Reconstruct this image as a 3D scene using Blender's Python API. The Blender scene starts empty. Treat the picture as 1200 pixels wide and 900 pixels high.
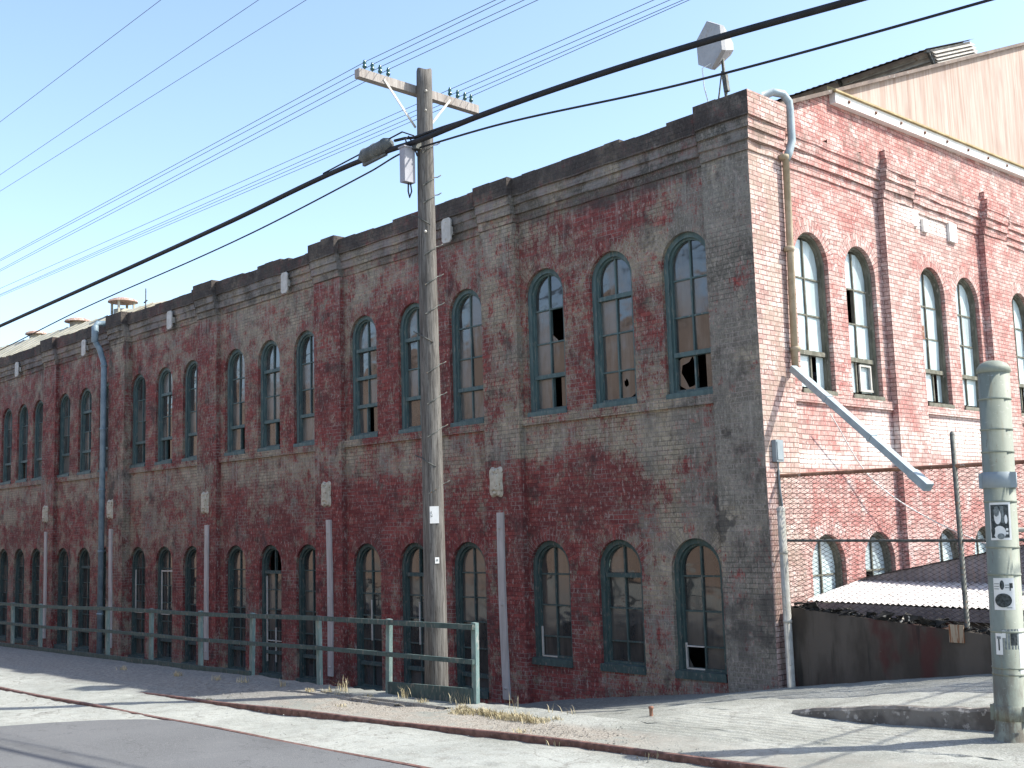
import bpy, math, random
from mathutils import Vector, Matrix
random.seed(7)
S = bpy.context.scene
COL = S.collection
PI = math.pi

# ------------------------------------------------------------------ world, sun, camera
w = bpy.data.worlds.new("World"); S.world = w; w.use_nodes = True
wn = w.node_tree
SUN_AZ, SUN_EL = math.radians(46), math.radians(45)
sky = wn.nodes.new("ShaderNodeTexSky"); sky.sky_type = 'NISHITA'; sky.sun_disc = False
sky.sun_elevation = SUN_EL; sky.sun_rotation = SUN_AZ
sky.air_density = 1.0; sky.dust_density = 1.3; sky.ozone_density = 1.0
bg = wn.nodes["Background"]; bg.inputs[1].default_value = 0.15
wn.links.new(sky.outputs[0], bg.inputs[0])
sd = bpy.data.lights.new("sun", 'SUN'); sd.energy = 3.7; sd.angle = math.radians(0.5); sd.color = (1.0, 0.965, 0.875)
so = bpy.data.objects.new("sun", sd); COL.objects.link(so)
sdir = Vector((math.sin(SUN_AZ) * math.cos(SUN_EL), math.cos(SUN_AZ) * math.cos(SUN_EL), math.sin(SUN_EL)))
so.rotation_euler = sdir.to_track_quat('Z', 'Y').to_euler(); so.location = (0, 0, 40)

cd = bpy.data.cameras.new("camera"); co = bpy.data.objects.new("camera", cd); COL.objects.link(co)
pitch, roll, yaw = math.radians(7.171), math.radians(-1.725), math.radians(46.229)
fw = Vector((-math.sin(yaw) * math.cos(pitch), math.cos(yaw) * math.cos(pitch), math.sin(pitch)))
rt = Vector((math.cos(yaw), math.sin(yaw), 0)); up = rt.cross(fw)
cr = math.cos(roll) * rt + math.sin(roll) * up; cu = -math.sin(roll) * rt + math.cos(roll) * up
m = Matrix((cr, cu, -fw)).transposed().to_4x4(); m.translation = (9.641, -14.438, 2.442)
co.matrix_world = m
cd.sensor_width = 36; cd.lens = 36 * 1313.855 / 1200; cd.clip_start = 0.1; cd.clip_end = 2000
S.camera = co
S.view_settings.view_transform = 'Standard'; S.view_settings.look = 'None'
S.view_settings.gamma = 1; S.view_settings.exposure = 1.22; S.view_settings.use_curve_mapping = False

# ------------------------------------------------------------------ mesh builder
class MB:
    def __init__(s): s.v = []; s.f = []; s.uv = []; s.a = []; s.sm = []
    def poly(s, pts, uvs=None, attr=0.0, smooth=False):
        i = len(s.v); s.v += [tuple(p) for p in pts]; s.f.append(list(range(i, i + len(pts))))
        if uvs is None:
            n = Vector((0, 0, 0)); P = [Vector(p) for p in pts]
            for k in range(len(P)):
                a, b = P[k], P[(k + 1) % len(P)]
                n += Vector(((a.y - b.y) * (a.z + b.z), (a.z - b.z) * (a.x + b.x), (a.x - b.x) * (a.y + b.y)))
            ax = max(range(3), key=lambda q: abs(n[q]))
            uvs = [((p.y, p.z), (p.x, p.z), (p.x, p.y))[ax] for p in P]
        s.uv.append(list(uvs)); s.a.append(attr); s.sm.append(smooth)
    def box(s, x0, x1, y0, y1, z0, z1, attr=0.0, skip=''):
        if '-y' not in skip: s.poly([(x0, y0, z0), (x1, y0, z0), (x1, y0, z1), (x0, y0, z1)], attr=attr)
        if '+y' not in skip: s.poly([(x1, y1, z0), (x0, y1, z0), (x0, y1, z1), (x1, y1, z1)], attr=attr)
        if '-x' not in skip: s.poly([(x0, y1, z0), (x0, y0, z0), (x0, y0, z1), (x0, y1, z1)], attr=attr)
        if '+x' not in skip: s.poly([(x1, y0, z0), (x1, y1, z0), (x1, y1, z1), (x1, y0, z1)], attr=attr)
        if '+z' not in skip: s.poly([(x0, y0, z1), (x1, y0, z1), (x1, y1, z1), (x0, y1, z1)], attr=attr)
        if '-z' not in skip: s.poly([(x0, y1, z0), (x1, y1, z0), (x1, y0, z0), (x0, y0, z0)], attr=attr)
    def bar(s, p, q, w, h, upv=(0, 0, 1)):
        p, q = Vector(p), Vector(q); d = (q - p).normalized()
        a = d.cross(Vector(upv))
        if a.length < 1e-4: a = d.cross(Vector((0, 1, 0)))
        a.normalize(); b = a.cross(d).normalized(); a *= w / 2; b *= h / 2
        A = [p - a - b, p + a - b, p + a + b, p - a + b]; B = [x + (q - p) for x in A]
        L = (q - p).length
        for k in range(4):
            j = (k + 1) % 4; ww = w if k % 2 == 0 else h
            s.poly([A[k], A[j], B[j], B[k]], uvs=[(0, 0), (ww, 0), (ww, L), (0, L)])
        s.poly(A[::-1]); s.poly(B)
    def tube(s, pts, r, n=8, caps=True, radii=None):
        pts = [Vector(p) for p in pts]; base = len(s.v); N = len(pts)
        prev = None; L = 0
        Ls = []
        for i, p in enumerate(pts):
            if i: L += (p - pts[i - 1]).length
            Ls.append(L)
            t = (pts[min(i + 1, N - 1)] - pts[max(i - 1, 0)]).normalized()
            if prev is None:
                a = t.cross(Vector((0, 0, 1)))
                if a.length < 1e-3: a = Vector((1, 0, 0))
            else:
                a = prev - t * prev.dot(t)
            a.normalize(); prev = a; b = t.cross(a)
            rr = radii[i] if radii else r
            for k in range(n):
                th = 2 * PI * k / n
                s.v.append(tuple(p + a * rr * math.cos(th) + b * rr * math.sin(th)))
        for i in range(N - 1):
            for k in range(n):
                j = (k + 1) % n
                s.f.append([base + i * n + k, base + i * n + j, base + (i + 1) * n + j, base + (i + 1) * n + k])
                u0, u1 = k / n * 2 * PI * r, (k + 1) / n * 2 * PI * r
                s.uv.append([(u0, Ls[i]), (u1, Ls[i]), (u1, Ls[i + 1]), (u0, Ls[i + 1])]); s.a.append(0.0); s.sm.append(True)
        if caps:
            for i in (0, N - 1):
                s.f.append([base + i * n + k for k in range(n)]); s.uv.append([(0, 0)] * n); s.a.append(0.0); s.sm.append(False)
    def lathe(s, c, prof, n=24, axis=Vector((0, 0, 1)), xdir=Vector((1, 0, 0))):
        c = Vector(c); axis = Vector(axis).normalized(); a = (Vector(xdir) - axis * axis.dot(Vector(xdir))).normalized(); b = axis.cross(a)
        base = len(s.v)
        for r, z in prof:
            for k in range(n):
                th = 2 * PI * k / n
                s.v.append(tuple(c + axis * z + (a * math.cos(th) + b * math.sin(th)) * r))
        for i in range(len(prof) - 1):
            for k in range(n):
                j = (k + 1) % n
                s.f.append([base + i * n + k, base + i * n + j, base + (i + 1) * n + j, base + (i + 1) * n + k])
                s.uv.append([(k / n, prof[i][1]), ((k + 1) / n, prof[i][1]), ((k + 1) / n, prof[i + 1][1]), (k / n, prof[i + 1][1])])
                s.a.append(0.0); s.sm.append(True)
        for i in (0, len(prof) - 1):
            if prof[i][0] > 1e-3:
                s.f.append([base + i * n + k for k in range(n)]); s.uv.append([(0, 0)] * n); s.a.append(0.0); s.sm.append(False)
    def build(s, name, mat, parent=None, bevel=0):
        me = bpy.data.meshes.new(name); me.from_pydata(s.v, [], s.f); me.materials.append(mat)
        uvl = me.uv_layers.new(name="UVMap"); k = 0
        flat = []
        for u in s.uv:
            for p in u: flat += [p[0], p[1]]
        uvl.data.foreach_set("uv", flat)
        me.polygons.foreach_set("use_smooth", s.sm)
        at = me.attributes.new("wear", 'FLOAT', 'FACE'); at.data.foreach_set("value", s.a)
        me.update()
        o = bpy.data.objects.new(name, me); COL.objects.link(o)
        if parent:
            o.parent = parent
            ml = parent
            off = Vector((0, 0, 0))
            while ml: off += ml.location; ml = ml.parent
            if off.length: me.transform(Matrix.Translation(-off))
        if bevel:
            b = o.modifiers.new("bevel", 'BEVEL'); b.width = bevel; b.segments = 2; b.limit_method = 'ANGLE'
        return o

def tag(o, label=None, cat=None, group=None, kind=None):
    if label: o['label'] = label
    if cat: o['category'] = cat
    if group: o['group'] = group
    if kind: o['kind'] = kind
    return o
def thing(name, loc, label, cat, group=None):
    o = bpy.data.objects.new(name, None); COL.objects.link(o); o.location = loc; o.empty_display_size = 0.3
    return tag(o, label, cat, group)

# ------------------------------------------------------------------ node helpers
class NT:
    def __init__(s, name):
        s.m = bpy.data.materials.new(name); s.m.use_nodes = True; s.t = s.m.node_tree; s.n = s.t.nodes; s.l = s.t.links
        s.b = s.n["Principled BSDF"]; s.tc = s.n.new("ShaderNodeTexCoord")
        s.uv = s.tc.outputs["UV"]; s.obj = s.tc.outputs["Object"]
    def inp(s, node, i, val):
        if hasattr(val, 'is_output'): s.l.new(val, node.inputs[i])
        else: node.inputs[i].default_value = val
    def math(s, op, a, b=0.0, c=None, clamp=False):
        n = s.n.new("ShaderNodeMath"); n.operation = op; n.use_clamp = clamp
        s.inp(n, 0, a); s.inp(n, 1, b)
        if c is not None: s.inp(n, 2, c)
        return n.outputs[0]
    def scale(s, vec, sc, off=(0, 0, 0)):
        n = s.n.new("ShaderNodeMapping"); s.inp(n, 0, vec); n.inputs["Scale"].default_value = sc; n.inputs["Location"].default_value = off
        return n.outputs[0]
    def noise(s, sc, det=3, vec=None, rough=0.55, dist=0.0, col=False):
        n = s.n.new("ShaderNodeTexNoise"); n.inputs["Scale"].default_value = sc; n.inputs["Detail"].default_value = det
        n.inputs["Roughness"].default_value = rough; n.inputs["Distortion"].default_value = dist
        s.l.new(vec if vec is not None else s.obj, n.inputs["Vector"])
        return n.outputs["Color" if col else "Fac"]
    def ramp(s, v, lo, hi, a=0.0, b=1.0, smooth=True):
        n = s.n.new("ShaderNodeMapRange"); n.interpolation_type = 'SMOOTHSTEP' if smooth else 'LINEAR'
        s.inp(n, 0, v); n.inputs[1].default_value = lo; n.inputs[2].default_value = hi
        n.inputs[3].default_value = a; n.inputs[4].default_value = b
        return n.outputs[0]
    def mix(s, f, a, b, mode='MIX'):
        n = s.n.new("ShaderNodeMix"); n.data_type = 'RGBA'; n.blend_type = mode
        s.inp(n, 0, f)
        for i, v in ((6, a), (7, b)):
            if hasattr(v, 'is_output'): s.l.new(v, n.inputs[i])
            else: n.inputs[i].default_value = (*v, 1) if len(v) == 3 else v
        return n.outputs[2]
    def sep(s, v):
        n = s.n.new("ShaderNodeSeparateXYZ"); s.l.new(v, n.inputs[0]); return n.outputs
    def attr(s, name):
        n = s.n.new("ShaderNodeAttribute"); n.attribute_name = name; return n.outputs["Fac"]
    def bump(s, h, st=0.5, d=0.01):
        n = s.n.new("ShaderNodeBump"); n.inputs["Strength"].default_value = st; n.inputs["Distance"].default_value = d
        s.l.new(h, n.inputs["Height"]); s.l.new(n.outputs[0], s.b.inputs["Normal"]); return n
    def done(s, col, rough=0.8, spec=0.3, metal=0.0):
        if hasattr(col, 'is_output'): s.l.new(col, s.b.inputs["Base Color"])
        else: s.b.inputs["Base Color"].default_value = (*col, 1)
        s.inp(s.b, "Roughness", rough); s.b.inputs["Specular IOR Level"].default_value = spec; s.b.inputs["Metallic"].default_value = metal
        return s.m

def simple(name, c1, c2, sc=6, rough=0.7, det=4, stretch=(1, 1, 1), lo=0.35, hi=0.65, spec=0.3, metal=0.0, bump=0.0, c3=None, t3=(0.62, 0.7)):
    t = NT(name); v = t.scale(t.obj, stretch)
    f = t.noise(sc, det, v); c = t.mix(t.ramp(f, lo, hi), c1, c2)
    if c3: c = t.mix(t.ramp(t.noise(sc * 2.3, 5, t.scale(t.obj, stretch, (3, 7, 1))), *t3), c, c3)
    if bump: t.bump(t.noise(sc * 5, 4, v), bump, 0.01)
    return t.done(c, rough, spec, metal)

# ---- brick walls
def brick_wall(name, sunny=False):
    t = NT(name)
    d = t.noise(2.2, 2, t.obj, col=True)
    off = t.n.new("ShaderNodeVectorMath"); off.operation = 'MULTIPLY_ADD'
    t.l.new(d, off.inputs[0]); off.inputs[1].default_value = (0.02, 0.02, 0); t.l.new(t.uv, off.inputs[2])
    br = t.n.new("ShaderNodeTexBrick"); t.l.new(off.outputs[0], br.inputs["Vector"])
    br.inputs["Scale"].default_value = 1; br.inputs["Brick Width"].default_value = 0.225; br.inputs["Row Height"].default_value = 0.078
    br.inputs["Mortar Size"].default_value = 0.0065; br.inputs["Mortar Smooth"].default_value = 0.3
    br.inputs["Color1"].default_value = (0, 0, 0, 1); br.inputs["Color2"].default_value = (1, 1, 1, 1); br.inputs["Mortar"].default_value = (0.5, 0.5, 0.5, 1)
    mort = br.outputs["Fac"]; rnd = br.outputs["Color"]
    x, y, z = t.sep(t.obj)
    wp = t.sep(t.noise(1.1, 4, t.obj, 0.7, col=True))
    u = t.math('MULTIPLY_ADD', wp[0], 2.6, t.math('SUBTRACT', y if sunny else x, 1.3)); z_ = z; z = t.math('MULTIPLY_ADD', wp[1], 1.3, t.math('SUBTRACT', z_, .65))
    wear = t.attr("wear")
    n_big = t.noise(0.55, 3, t.obj); n_mid = t.noise(2.6, 5, t.obj, 0.65)
    n_str = t.noise(7.0, 5, t.scale(t.obj, (1.6, 1.6, 0.55)), 0.7)
    n_fin = t.noise(32, 3, t.scale(t.obj, (1.2, 1.2, 0.6)), 0.7)
    def add(a, b): return t.math('ADD', a, b)
    def mul(a, b): return t.math('MULTIPLY', a, b)
    def blob(cu_, cz, su, sz, wgt):
        a = t.math('DIVIDE', t.math('SUBTRACT', u, cu_), su); b = t.math('DIVIDE', t.math('SUBTRACT', z, cz), sz)
        r2 = t.math('MULTIPLY_ADD', a, a, mul(b, b))
        return t.ramp(r2, 0.1, 1.9, wgt, 0.0)
    f = t.math('MULTIPLY_ADD', n_big, 0.75, mul(n_mid, 1.15)); f = t.math('MULTIPLY_ADD', n_str, 1.0, f); f = t.math('MULTIPLY_ADD', n_fin, 1.0, f)
    f = t.math('MULTIPLY_ADD', rnd, 0.07, f)
    f = t.math('SUBTRACT', f, 1.985)                     # roughly centred on zero
    f = add(f, wear)
    if not sunny:
        B = [(-1.3, 7.2, 1.3, 0.9, -.22), (-2.8, 7.75, 2.0, .45, .16), (-3.4, 5.3, 1.6, 1.4, .06), (-4.0, 3.0, 1.9, .75, .30), (-1.4, 3.2, 1.1, 1.5, -.24),
             (-1.6, 0.9, 1.0, 1.6, -.16), (-4.0, 1.0, 1.6, 1.6, .14), (-8.4, 5.5, 2.4, 1.6, .22), (-8.6, 2.6, 2.6, .9, .14), (-13.6, 7.5, 1.9, .7, -.16), (-14.0, 5.2, 2.0, 1.2, .06),
             (-12.5, 1.2, 8.0, 2.0, .18), (-19.5, 3.2, 2.4, .9, -.06), (-8, 7.6, 1.6, .6, .12), (-25, 5.5, 8, 3.0, .10), (-30.5, 3.2, 2.2, .22, -.3)]
        for b in B: f = add(f, blob(*b[:4], b[4] * .72))
        f = add(f, t.ramp(t.math('ABSOLUTE', t.math('SUBTRACT', z, 4.0)), 0.12, 0.6, -.14, 0.0))
        f = add(f, t.ramp(z, 7.7, 8.3, 0.0, -.12)); f = add(f, t.ramp(x, -5, -12, 0.0, -.01)); f = add(f, mul(t.ramp(x, -.9, -.7, 1, 0), .03))
    else:
        B = [(3.6, 3.4, 0.9, .55, -.35), (0.4, 4.5, .7, 3.5, -.3), (2.8, 2.8, 1.6, .9, .12), (7, 3.5, 2, .6, -.2), (6.3, 7.9, 1.6, .5, -.25), (2.7, 7.9, 1, .5, .1), (3, 9.2, 4, .5, .12), (4.3, 6.5, .5, 2, -.15)]
        for b in B: f = add(f, blob(*b))
    z = z_; paint = t.ramp(f, -0.16, 0.16)
    vary = t.math('MULTIPLY_ADD', rnd, 1.0, t.math('SUBTRACT', t.noise(9, 4, t.obj), 0.5))
    if not sunny:
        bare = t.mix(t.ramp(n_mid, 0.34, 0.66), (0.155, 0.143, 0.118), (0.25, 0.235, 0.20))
        tn = add(t.noise(1.0, 5, t.scale(t.obj, (1, 1, .8), (9, 3, 2)), .65), t.ramp(x, -2.6, -.6, 0.03, -.16))
        bare = t.mix(t.ramp(tn, 0.38, 0.54, 0, .9), bare, t.mix(t.ramp(n_str, .38, .62), (0.26, 0.215, 0.145), (0.46, 0.405, 0.30)))
        bare = t.mix(t.ramp(rnd, 0.0, 1.0, 0.28, 0.0), bare, (0.075, 0.06, 0.055))
        bare = t.mix(t.ramp(n_fin, 0.52, 0.68, 0, 0.6), bare, (0.34, 0.31, 0.27))
        bare = t.mix(t.ramp(n_fin, 0.46, 0.32, 0, 0.55), bare, (0.07, 0.062, 0.055))
        bm = t.ramp(t.noise(0.8, 3, t.scale(t.obj, (1, 1, 1), (2, 2, 5))), 0.42, 0.58)
        bare = t.mix(mul(mort, 0.65), bare, t.mix(bm, (0.06, 0.062, 0.057), (0.27, 0.25, 0.225)))
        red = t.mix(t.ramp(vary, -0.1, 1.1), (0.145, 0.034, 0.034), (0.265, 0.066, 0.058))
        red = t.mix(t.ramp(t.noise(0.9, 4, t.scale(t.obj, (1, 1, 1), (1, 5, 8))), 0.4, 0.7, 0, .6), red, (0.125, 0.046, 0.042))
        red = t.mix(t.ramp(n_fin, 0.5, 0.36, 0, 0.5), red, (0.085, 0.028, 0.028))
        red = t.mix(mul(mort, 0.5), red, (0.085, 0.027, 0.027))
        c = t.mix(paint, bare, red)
        ch = t.ramp(t.noise(17, 4, t.scale(t.obj, (1.0, 1.0, 0.45), (4, 4, 4)), 0.8), 0.53, 0.65)
        c = t.mix(mul(ch, 0.72), c, (0.37, 0.315, 0.28))
        jm = t.ramp(t.noise(1.6, 3, t.scale(t.obj, (1, 1, 1), (5, 2, 7))), 0.46, 0.62)
        c = t.mix(mul(mul(mort, jm), 0.6), c, (0.34, 0.29, 0.265))
        # clouds of grime and lime, runs below the sill course and the cornice
        cl = t.noise(2.1, 6, t.scale(t.obj, (1, 1, .8), (8, 1, 4)), .7)
        c = t.mix(t.ramp(cl, .53, .70, 0, .72), c, (0.045, 0.038, 0.036)); c = t.mix(mul(t.ramp(cl, .44, .28, 0, .75), t.ramp(n_fin, .42, .6)), c, (0.38, 0.325, 0.255))
        rn = t.noise(5, 5, t.scale(t.obj, (2.2, 2.2, .16), (3, 3, 3)), .65)
        zone = add(t.ramp(z_, 3.1, 4.1, 0, 1), t.ramp(z_, 4.2, 4.26, 0, -1)); zone = add(zone, mul(t.ramp(z_, 6.6, 8.0, 0, .8), t.ramp(z_, 8.05, 8.1, 1, 0)))
        c = t.mix(mul(mul(zone, t.ramp(rn, .5, .68)), .55), c, (0.36, 0.335, 0.30))
        dr = t.noise(6, 5, t.scale(t.obj, (2.4, 2.4, .2), (9, 1, 7)), .65)
        c = t.mix(mul(t.ramp(dr, .56, .72), .5), c, (0.06, 0.05, 0.048))
        # soot and damp stains
        so_ = add(t.noise(1.1, 5, t.scale(t.obj, (1, 1, .8), (2, 8, 3)), 0.65), t.ramp(z, 7.75, 8.3, 0.0, 0.17))
        so_ = add(so_, t.ramp(z, 8.5, 8.66, 0.0, 0.08))
        for b in ((-.85, 2.6, .18, .5, .3), (-.3, 1.0, .5, .35, .22), (-.45, .55, .4, .3, .2), (-2.2, 8.1, 1.6, .25, .1), (-22.6, 5, .25, 5, .2)): so_ = add(so_, blob(*b))
        c = t.mix(t.ramp(so_, 0.56, 0.80, 0, 0.72), c, (0.05, 0.048, 0.046))
        c = t.mix(mul(t.ramp(z_, 8.55, 8.66), t.ramp(n_mid, .66, .34, .35, .9)), c, (0.042, 0.034, 0.032))
        c = t.mix(mul(mul(t.ramp(z_, 8.0, 8.2), t.ramp(z_, 8.55, 8.66, 1, .25)), t.ramp(n_fin, .5, .66, 0, .6)), c, (0.24, 0.225, 0.205)); c = t.mix(mul(mul(t.ramp(z_, 8.25, 8.3), t.ramp(z_, 8.58, 8.62, 1, 0)), t.ramp(n_mid, .44, .6, 0, .6)), c, (0.25, 0.235, 0.22))
        c = t.mix(t.ramp(t.noise(3.0, 5, t.scale(t.obj, (1, 1, .25), (6, 1, 1))), 0.62, 0.8, 0, .5), c, (0.06, 0.05, 0.05))
    else:
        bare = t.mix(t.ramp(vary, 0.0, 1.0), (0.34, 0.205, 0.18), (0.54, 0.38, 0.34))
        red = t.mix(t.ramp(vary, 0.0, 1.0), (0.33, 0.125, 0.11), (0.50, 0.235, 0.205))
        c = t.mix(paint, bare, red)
        wl = t.ramp(add(mul(t.noise(1.9, 6, t.scale(t.obj, (1, 1, 1.3), (3, 3, 3)), 0.75), .8), mul(n_fin, 0.4)), 0.60, 0.74)
        wl2 = add(blobs := t.math('ADD', blob(3.7, 3.75, .75, .5, .9), blob(6.9, 3.9, 1.7, .4, .8)), t.math('ADD', blob(5.9, 7.95, 1.4, .16, .9), blob(1.6, 3.35, .8, .14, .8)))
        c = t.mix(mul(wl, 0.7), c, (0.66, 0.58, 0.54)); c = t.mix(mul(wl2, t.ramp(n_str, .36, .5)), c, (0.74, 0.68, 0.63))
        c = t.mix(t.ramp(n_fin, 0.55, 0.68, 0, 0.7), c, (0.70, 0.62, 0.57))
        c = t.mix(t.ramp(n_fin, 0.44, 0.32, 0, 0.5), c, (0.27, 0.15, 0.13))
        jd = add(t.ramp(y, 0.3, 1.6, 0.9, 0.55), mul(t.noise(1.5, 3, t.obj), 0.6))
        c = t.mix(mul(mort, jd), c, (0.12, 0.07, 0.06))
        ye = mul(t.ramp(y, 0.1, 1.5, 1, 0), t.ramp(t.noise(2.5, 4, t.obj), 0.42, 0.62))
        c = t.mix(mul(ye, 0.45), c, (0.34, 0.285, 0.22))
        dk = t.ramp(add(t.noise(2.4, 5, t.scale(t.obj, (1, 1, .7), (1, 9, 4)), 0.65), t.ramp(z, 7.9, 8.3, 0, .07)), 0.58, 0.78, 0, .7)
        c = t.mix(dk, c, (0.16, 0.115, 0.095))
    h = t.math('MULTIPLY_ADD', mort, -0.8, t.math('MULTIPLY_ADD', n_fin, 0.5, mul(n_str, 0.4)))
    t.bump(h, 0.75, 0.014)
    return t.done(c, 0.88, 0.2)

M = {}
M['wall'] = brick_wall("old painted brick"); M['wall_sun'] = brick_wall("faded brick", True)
def opp():
    t = NT("tan pink brick"); br = t.n.new("ShaderNodeTexBrick"); t.l.new(t.uv, br.inputs["Vector"]); br.inputs["Scale"].default_value = 1
    br.inputs["Brick Width"].default_value = 2.4; br.inputs["Row Height"].default_value = 1.1; br.inputs["Mortar Size"].default_value = 0.03
    br.inputs["Color1"].default_value = (.33, .225, .165, 1); br.inputs["Color2"].default_value = (.40, .285, .21, 1); br.inputs["Mortar"].default_value = (.2, .13, .1, 1)
    return t.done(t.mix(t.ramp(t.noise(.5, 4), .3, .7), br.outputs["Color"], (.35, .245, .185)), .9)
M['opp'] = opp()
M['teal'] = simple("weathered teal paint", (0.062, 0.102, 0.104), (0.090, 0.140, 0.140), 5, 0.6, stretch=(2, 2, .5), c3=(0.17, 0.185, 0.17), t3=(0.55, 0.68), bump=.3)
M['post'] = simple('pale weathered green paint', (0.12, 0.185, 0.18), (0.18, 0.25, 0.24), 5, 0.7, stretch=(2, 2, .6), c3=(0.26, 0.28, 0.26), t3=(0.54, 0.66), bump=.4)
M['teal_dark'] = simple("dark green paint", (0.040, 0.066, 0.064), (0.058, 0.092, 0.088), 5, 0.7, stretch=(2, 2, .8), c3=(0.13, 0.13, 0.115), t3=(0.54, 0.66), bump=.4)
M['olive'] = simple("weathered olive frame", (0.10, 0.10, 0.075), (0.17, 0.165, 0.13), 7, 0.8, stretch=(1, 1, .5), c3=(0.28, .26, .22), t3=(.58, .7))
def glass(name, dust_sky, lo, hi, base=(0.018, 0.02, 0.022)):
    t = NT(name)
    n = t.noise(1.6, 5, t.scale(t.obj, (1, 1, .7))); st = t.noise(3.5, 4, t.scale(t.obj, (2, 2, .35), (5, 2, 9)), .65)
    f = t.math('ADD', t.math('MULTIPLY', n, .6), t.math('MULTIPLY_ADD', st, .5, t.attr('wear')))
    k = t.ramp(f, .42, .75, lo, hi)
    t.bump(t.noise(2.4, 1, t.scale(t.obj, (1, 1, 1.6))), 0.10, 0.05)
    m_ = t.done(t.mix(k, base, dust_sky), 0.06, 0.5)
    t.l.new(t.ramp(k, 0, 1, 0.04, 0.30), t.b.inputs["Roughness"]); t.b.inputs["IOR"].default_value = 1.52; t.b.inputs["Specular IOR Level"].default_value = 1.0
    return m_
M['glass_up'] = glass("dusty window glass", (0.15, 0.152, 0.14), 0.15, 0.8)
M['glass_lo'] = glass("wavy window glass", (0.16, 0.145, 0.125), 0.1, 0.5)
M['glass_sky'] = glass("glass with sky painted in", (0.56, 0.68, 0.69), 0.62, 1.0)  # bright sky reflection painted into the pane colour
M['plate'] = simple("pale painted metal", (0.42, 0.40, 0.36), (0.52, 0.50, 0.46), 6, .6, c3=(0.25, .2, .15), t3=(.66, .75))
M['cream'] = simple("chipped cream iron", (0.40, 0.36, 0.28), (0.52, 0.48, 0.39), 9, .7, c3=(0.16, .10, .06), t3=(.58, .68))
M['grey_strip'] = simple("grey weathered batten", (0.37, 0.345, 0.325), (0.47, 0.44, 0.42), 6, .8, stretch=(2, 2, .3))
M['pipe_blue'] = simple("galvanised downpipe", (0.13, 0.19, 0.23), (0.20, 0.27, 0.31), 5, .5, spec=.5)
M['pipe_grey'] = simple("grey sheet metal", (0.24, 0.30, 0.325), (0.31, 0.375, 0.40), 6, .5, spec=.5)
M['pipe_tan'] = simple("tan painted pipe", (0.29, 0.235, 0.155), (0.37, 0.305, 0.215), 6, .7, c3=(.25, .2, .12))
M['pale_post'] = simple("pale painted pipe", (0.33, 0.315, 0.265), (0.43, 0.41, 0.36), 7, .7, c3=(.22, .2, .17))
M['box_grey'] = simple("grey cabinet", (0.22, 0.26, 0.28), (0.26, 0.30, 0.32), 5, .6)
M['roof_metal'] = simple("rusty corrugated roof", (0.10, 0.07, 0.055), (0.16, 0.115, 0.09), 4, .7, c3=(.22, .2, .18))
M['roof_pale'] = simple("pale roof sheet", (0.30, 0.285, 0.22), (0.38, 0.36, 0.29), 3, .7, stretch=(.4, 1, 1))
M['louvre'] = simple("grey louvre sheet", (0.30, 0.28, 0.25), (0.42, 0.40, 0.36), 5, .7, c3=(.25, .18, .12))
M['siding'] = simple("pale boarded siding", (0.33, 0.235, 0.19), (0.42, 0.335, 0.285), 5, .8, 6, (1, 1.6, .07), .36, .62, c3=(.255, .17, .135), t3=(.48, .70), bump=.3)
def siding():
    t = NT("boarded siding"); x, y, z = t.sep(t.obj); v = t.scale(t.obj, (1, 1.6, .07))
    c = t.mix(t.ramp(t.noise(5, 6, v), .36, .62), (0.33, 0.235, 0.19), (0.42, 0.335, 0.285)); c = t.mix(t.ramp(t.noise(11, 5, t.scale(t.obj, (1, 1.6, .09), (3, 7, 1))), .48, .70, 0, .8), c, (.255, .17, .135))
    bw = t.math('DIVIDE', y, .28); fr = t.math('FRACT', bw); n = t.n.new("ShaderNodeTexWhiteNoise"); n.noise_dimensions = '1D'; t.l.new(t.math('FLOOR', bw), n.inputs["W"])
    c = t.mix(t.ramp(n.outputs["Value"], 0, 1, 0, .35), c, (.46, .40, .35)); c = t.mix(t.ramp(fr, .0, .05, .6, 0), c, (.16, .11, .09))
    c = t.mix(t.ramp(t.noise(1.2, 4, t.scale(t.obj, (1, 1, .5))), .52, .7, 0, .5), c, (.25, .17, .14))
    return t.done(c, .85)
M['siding'] = siding()
M['beam'] = simple("white painted beam", (0.70, 0.68, 0.64), (0.78, 0.76, 0.72), 5, .6, c3=(.4, .33, .27), t3=(.68, .8))
M['flashing'] = simple("ochre flashing", (0.30, 0.22, 0.10), (0.42, 0.33, 0.18), 5, .7, c3=(.22, .15, .09))
M['rust'] = simple("rust", (0.17, 0.075, 0.05), (0.28, 0.15, 0.10), 8, .85, c3=(.42, .34, .28), t3=(.6, .7))
M['rail'] = simple("rusty steel rail", (0.10, 0.055, 0.045), (0.20, 0.11, 0.09), 12, .7, c3=(.26, .2, .18), metal=.2)
M['black'] = simple("black cable sheath", (0.012, 0.012, 0.014), (0.02, 0.02, 0.022), 5, .6)
M['wire'] = simple("grey wire", (0.10, 0.13, 0.18), (0.13, 0.16, 0.21), 3, .5)
M['insul'] = simple("green glass insulator", (0.02, 0.07, 0.065), (0.03, 0.10, 0.09), 20, .2, spec=.6)
M['dark_metal'] = simple("dark galvanised steel", (0.06, 0.065, 0.06), (0.12, 0.125, 0.115), 14, .6, metal=.3, c3=(.16, .09, .05), t3=(.58, .7))
M['mesh'] = simple("chain link wire", (0.018, 0.017, 0.016), (0.035, 0.033, 0.03), 9, .7)
M['white_box'] = simple("white equipment case", (0.27, 0.27, 0.30), (0.33, 0.33, 0.36), 4, .5)
M['paper'] = simple("white paper", (0.62, 0.62, 0.60), (0.70, 0.70, 0.68), 8, .8)
M['ink'] = simple("black ink", (0.025, 0.03, 0.03), (0.07, 0.08, 0.08), 40, .8)
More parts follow.
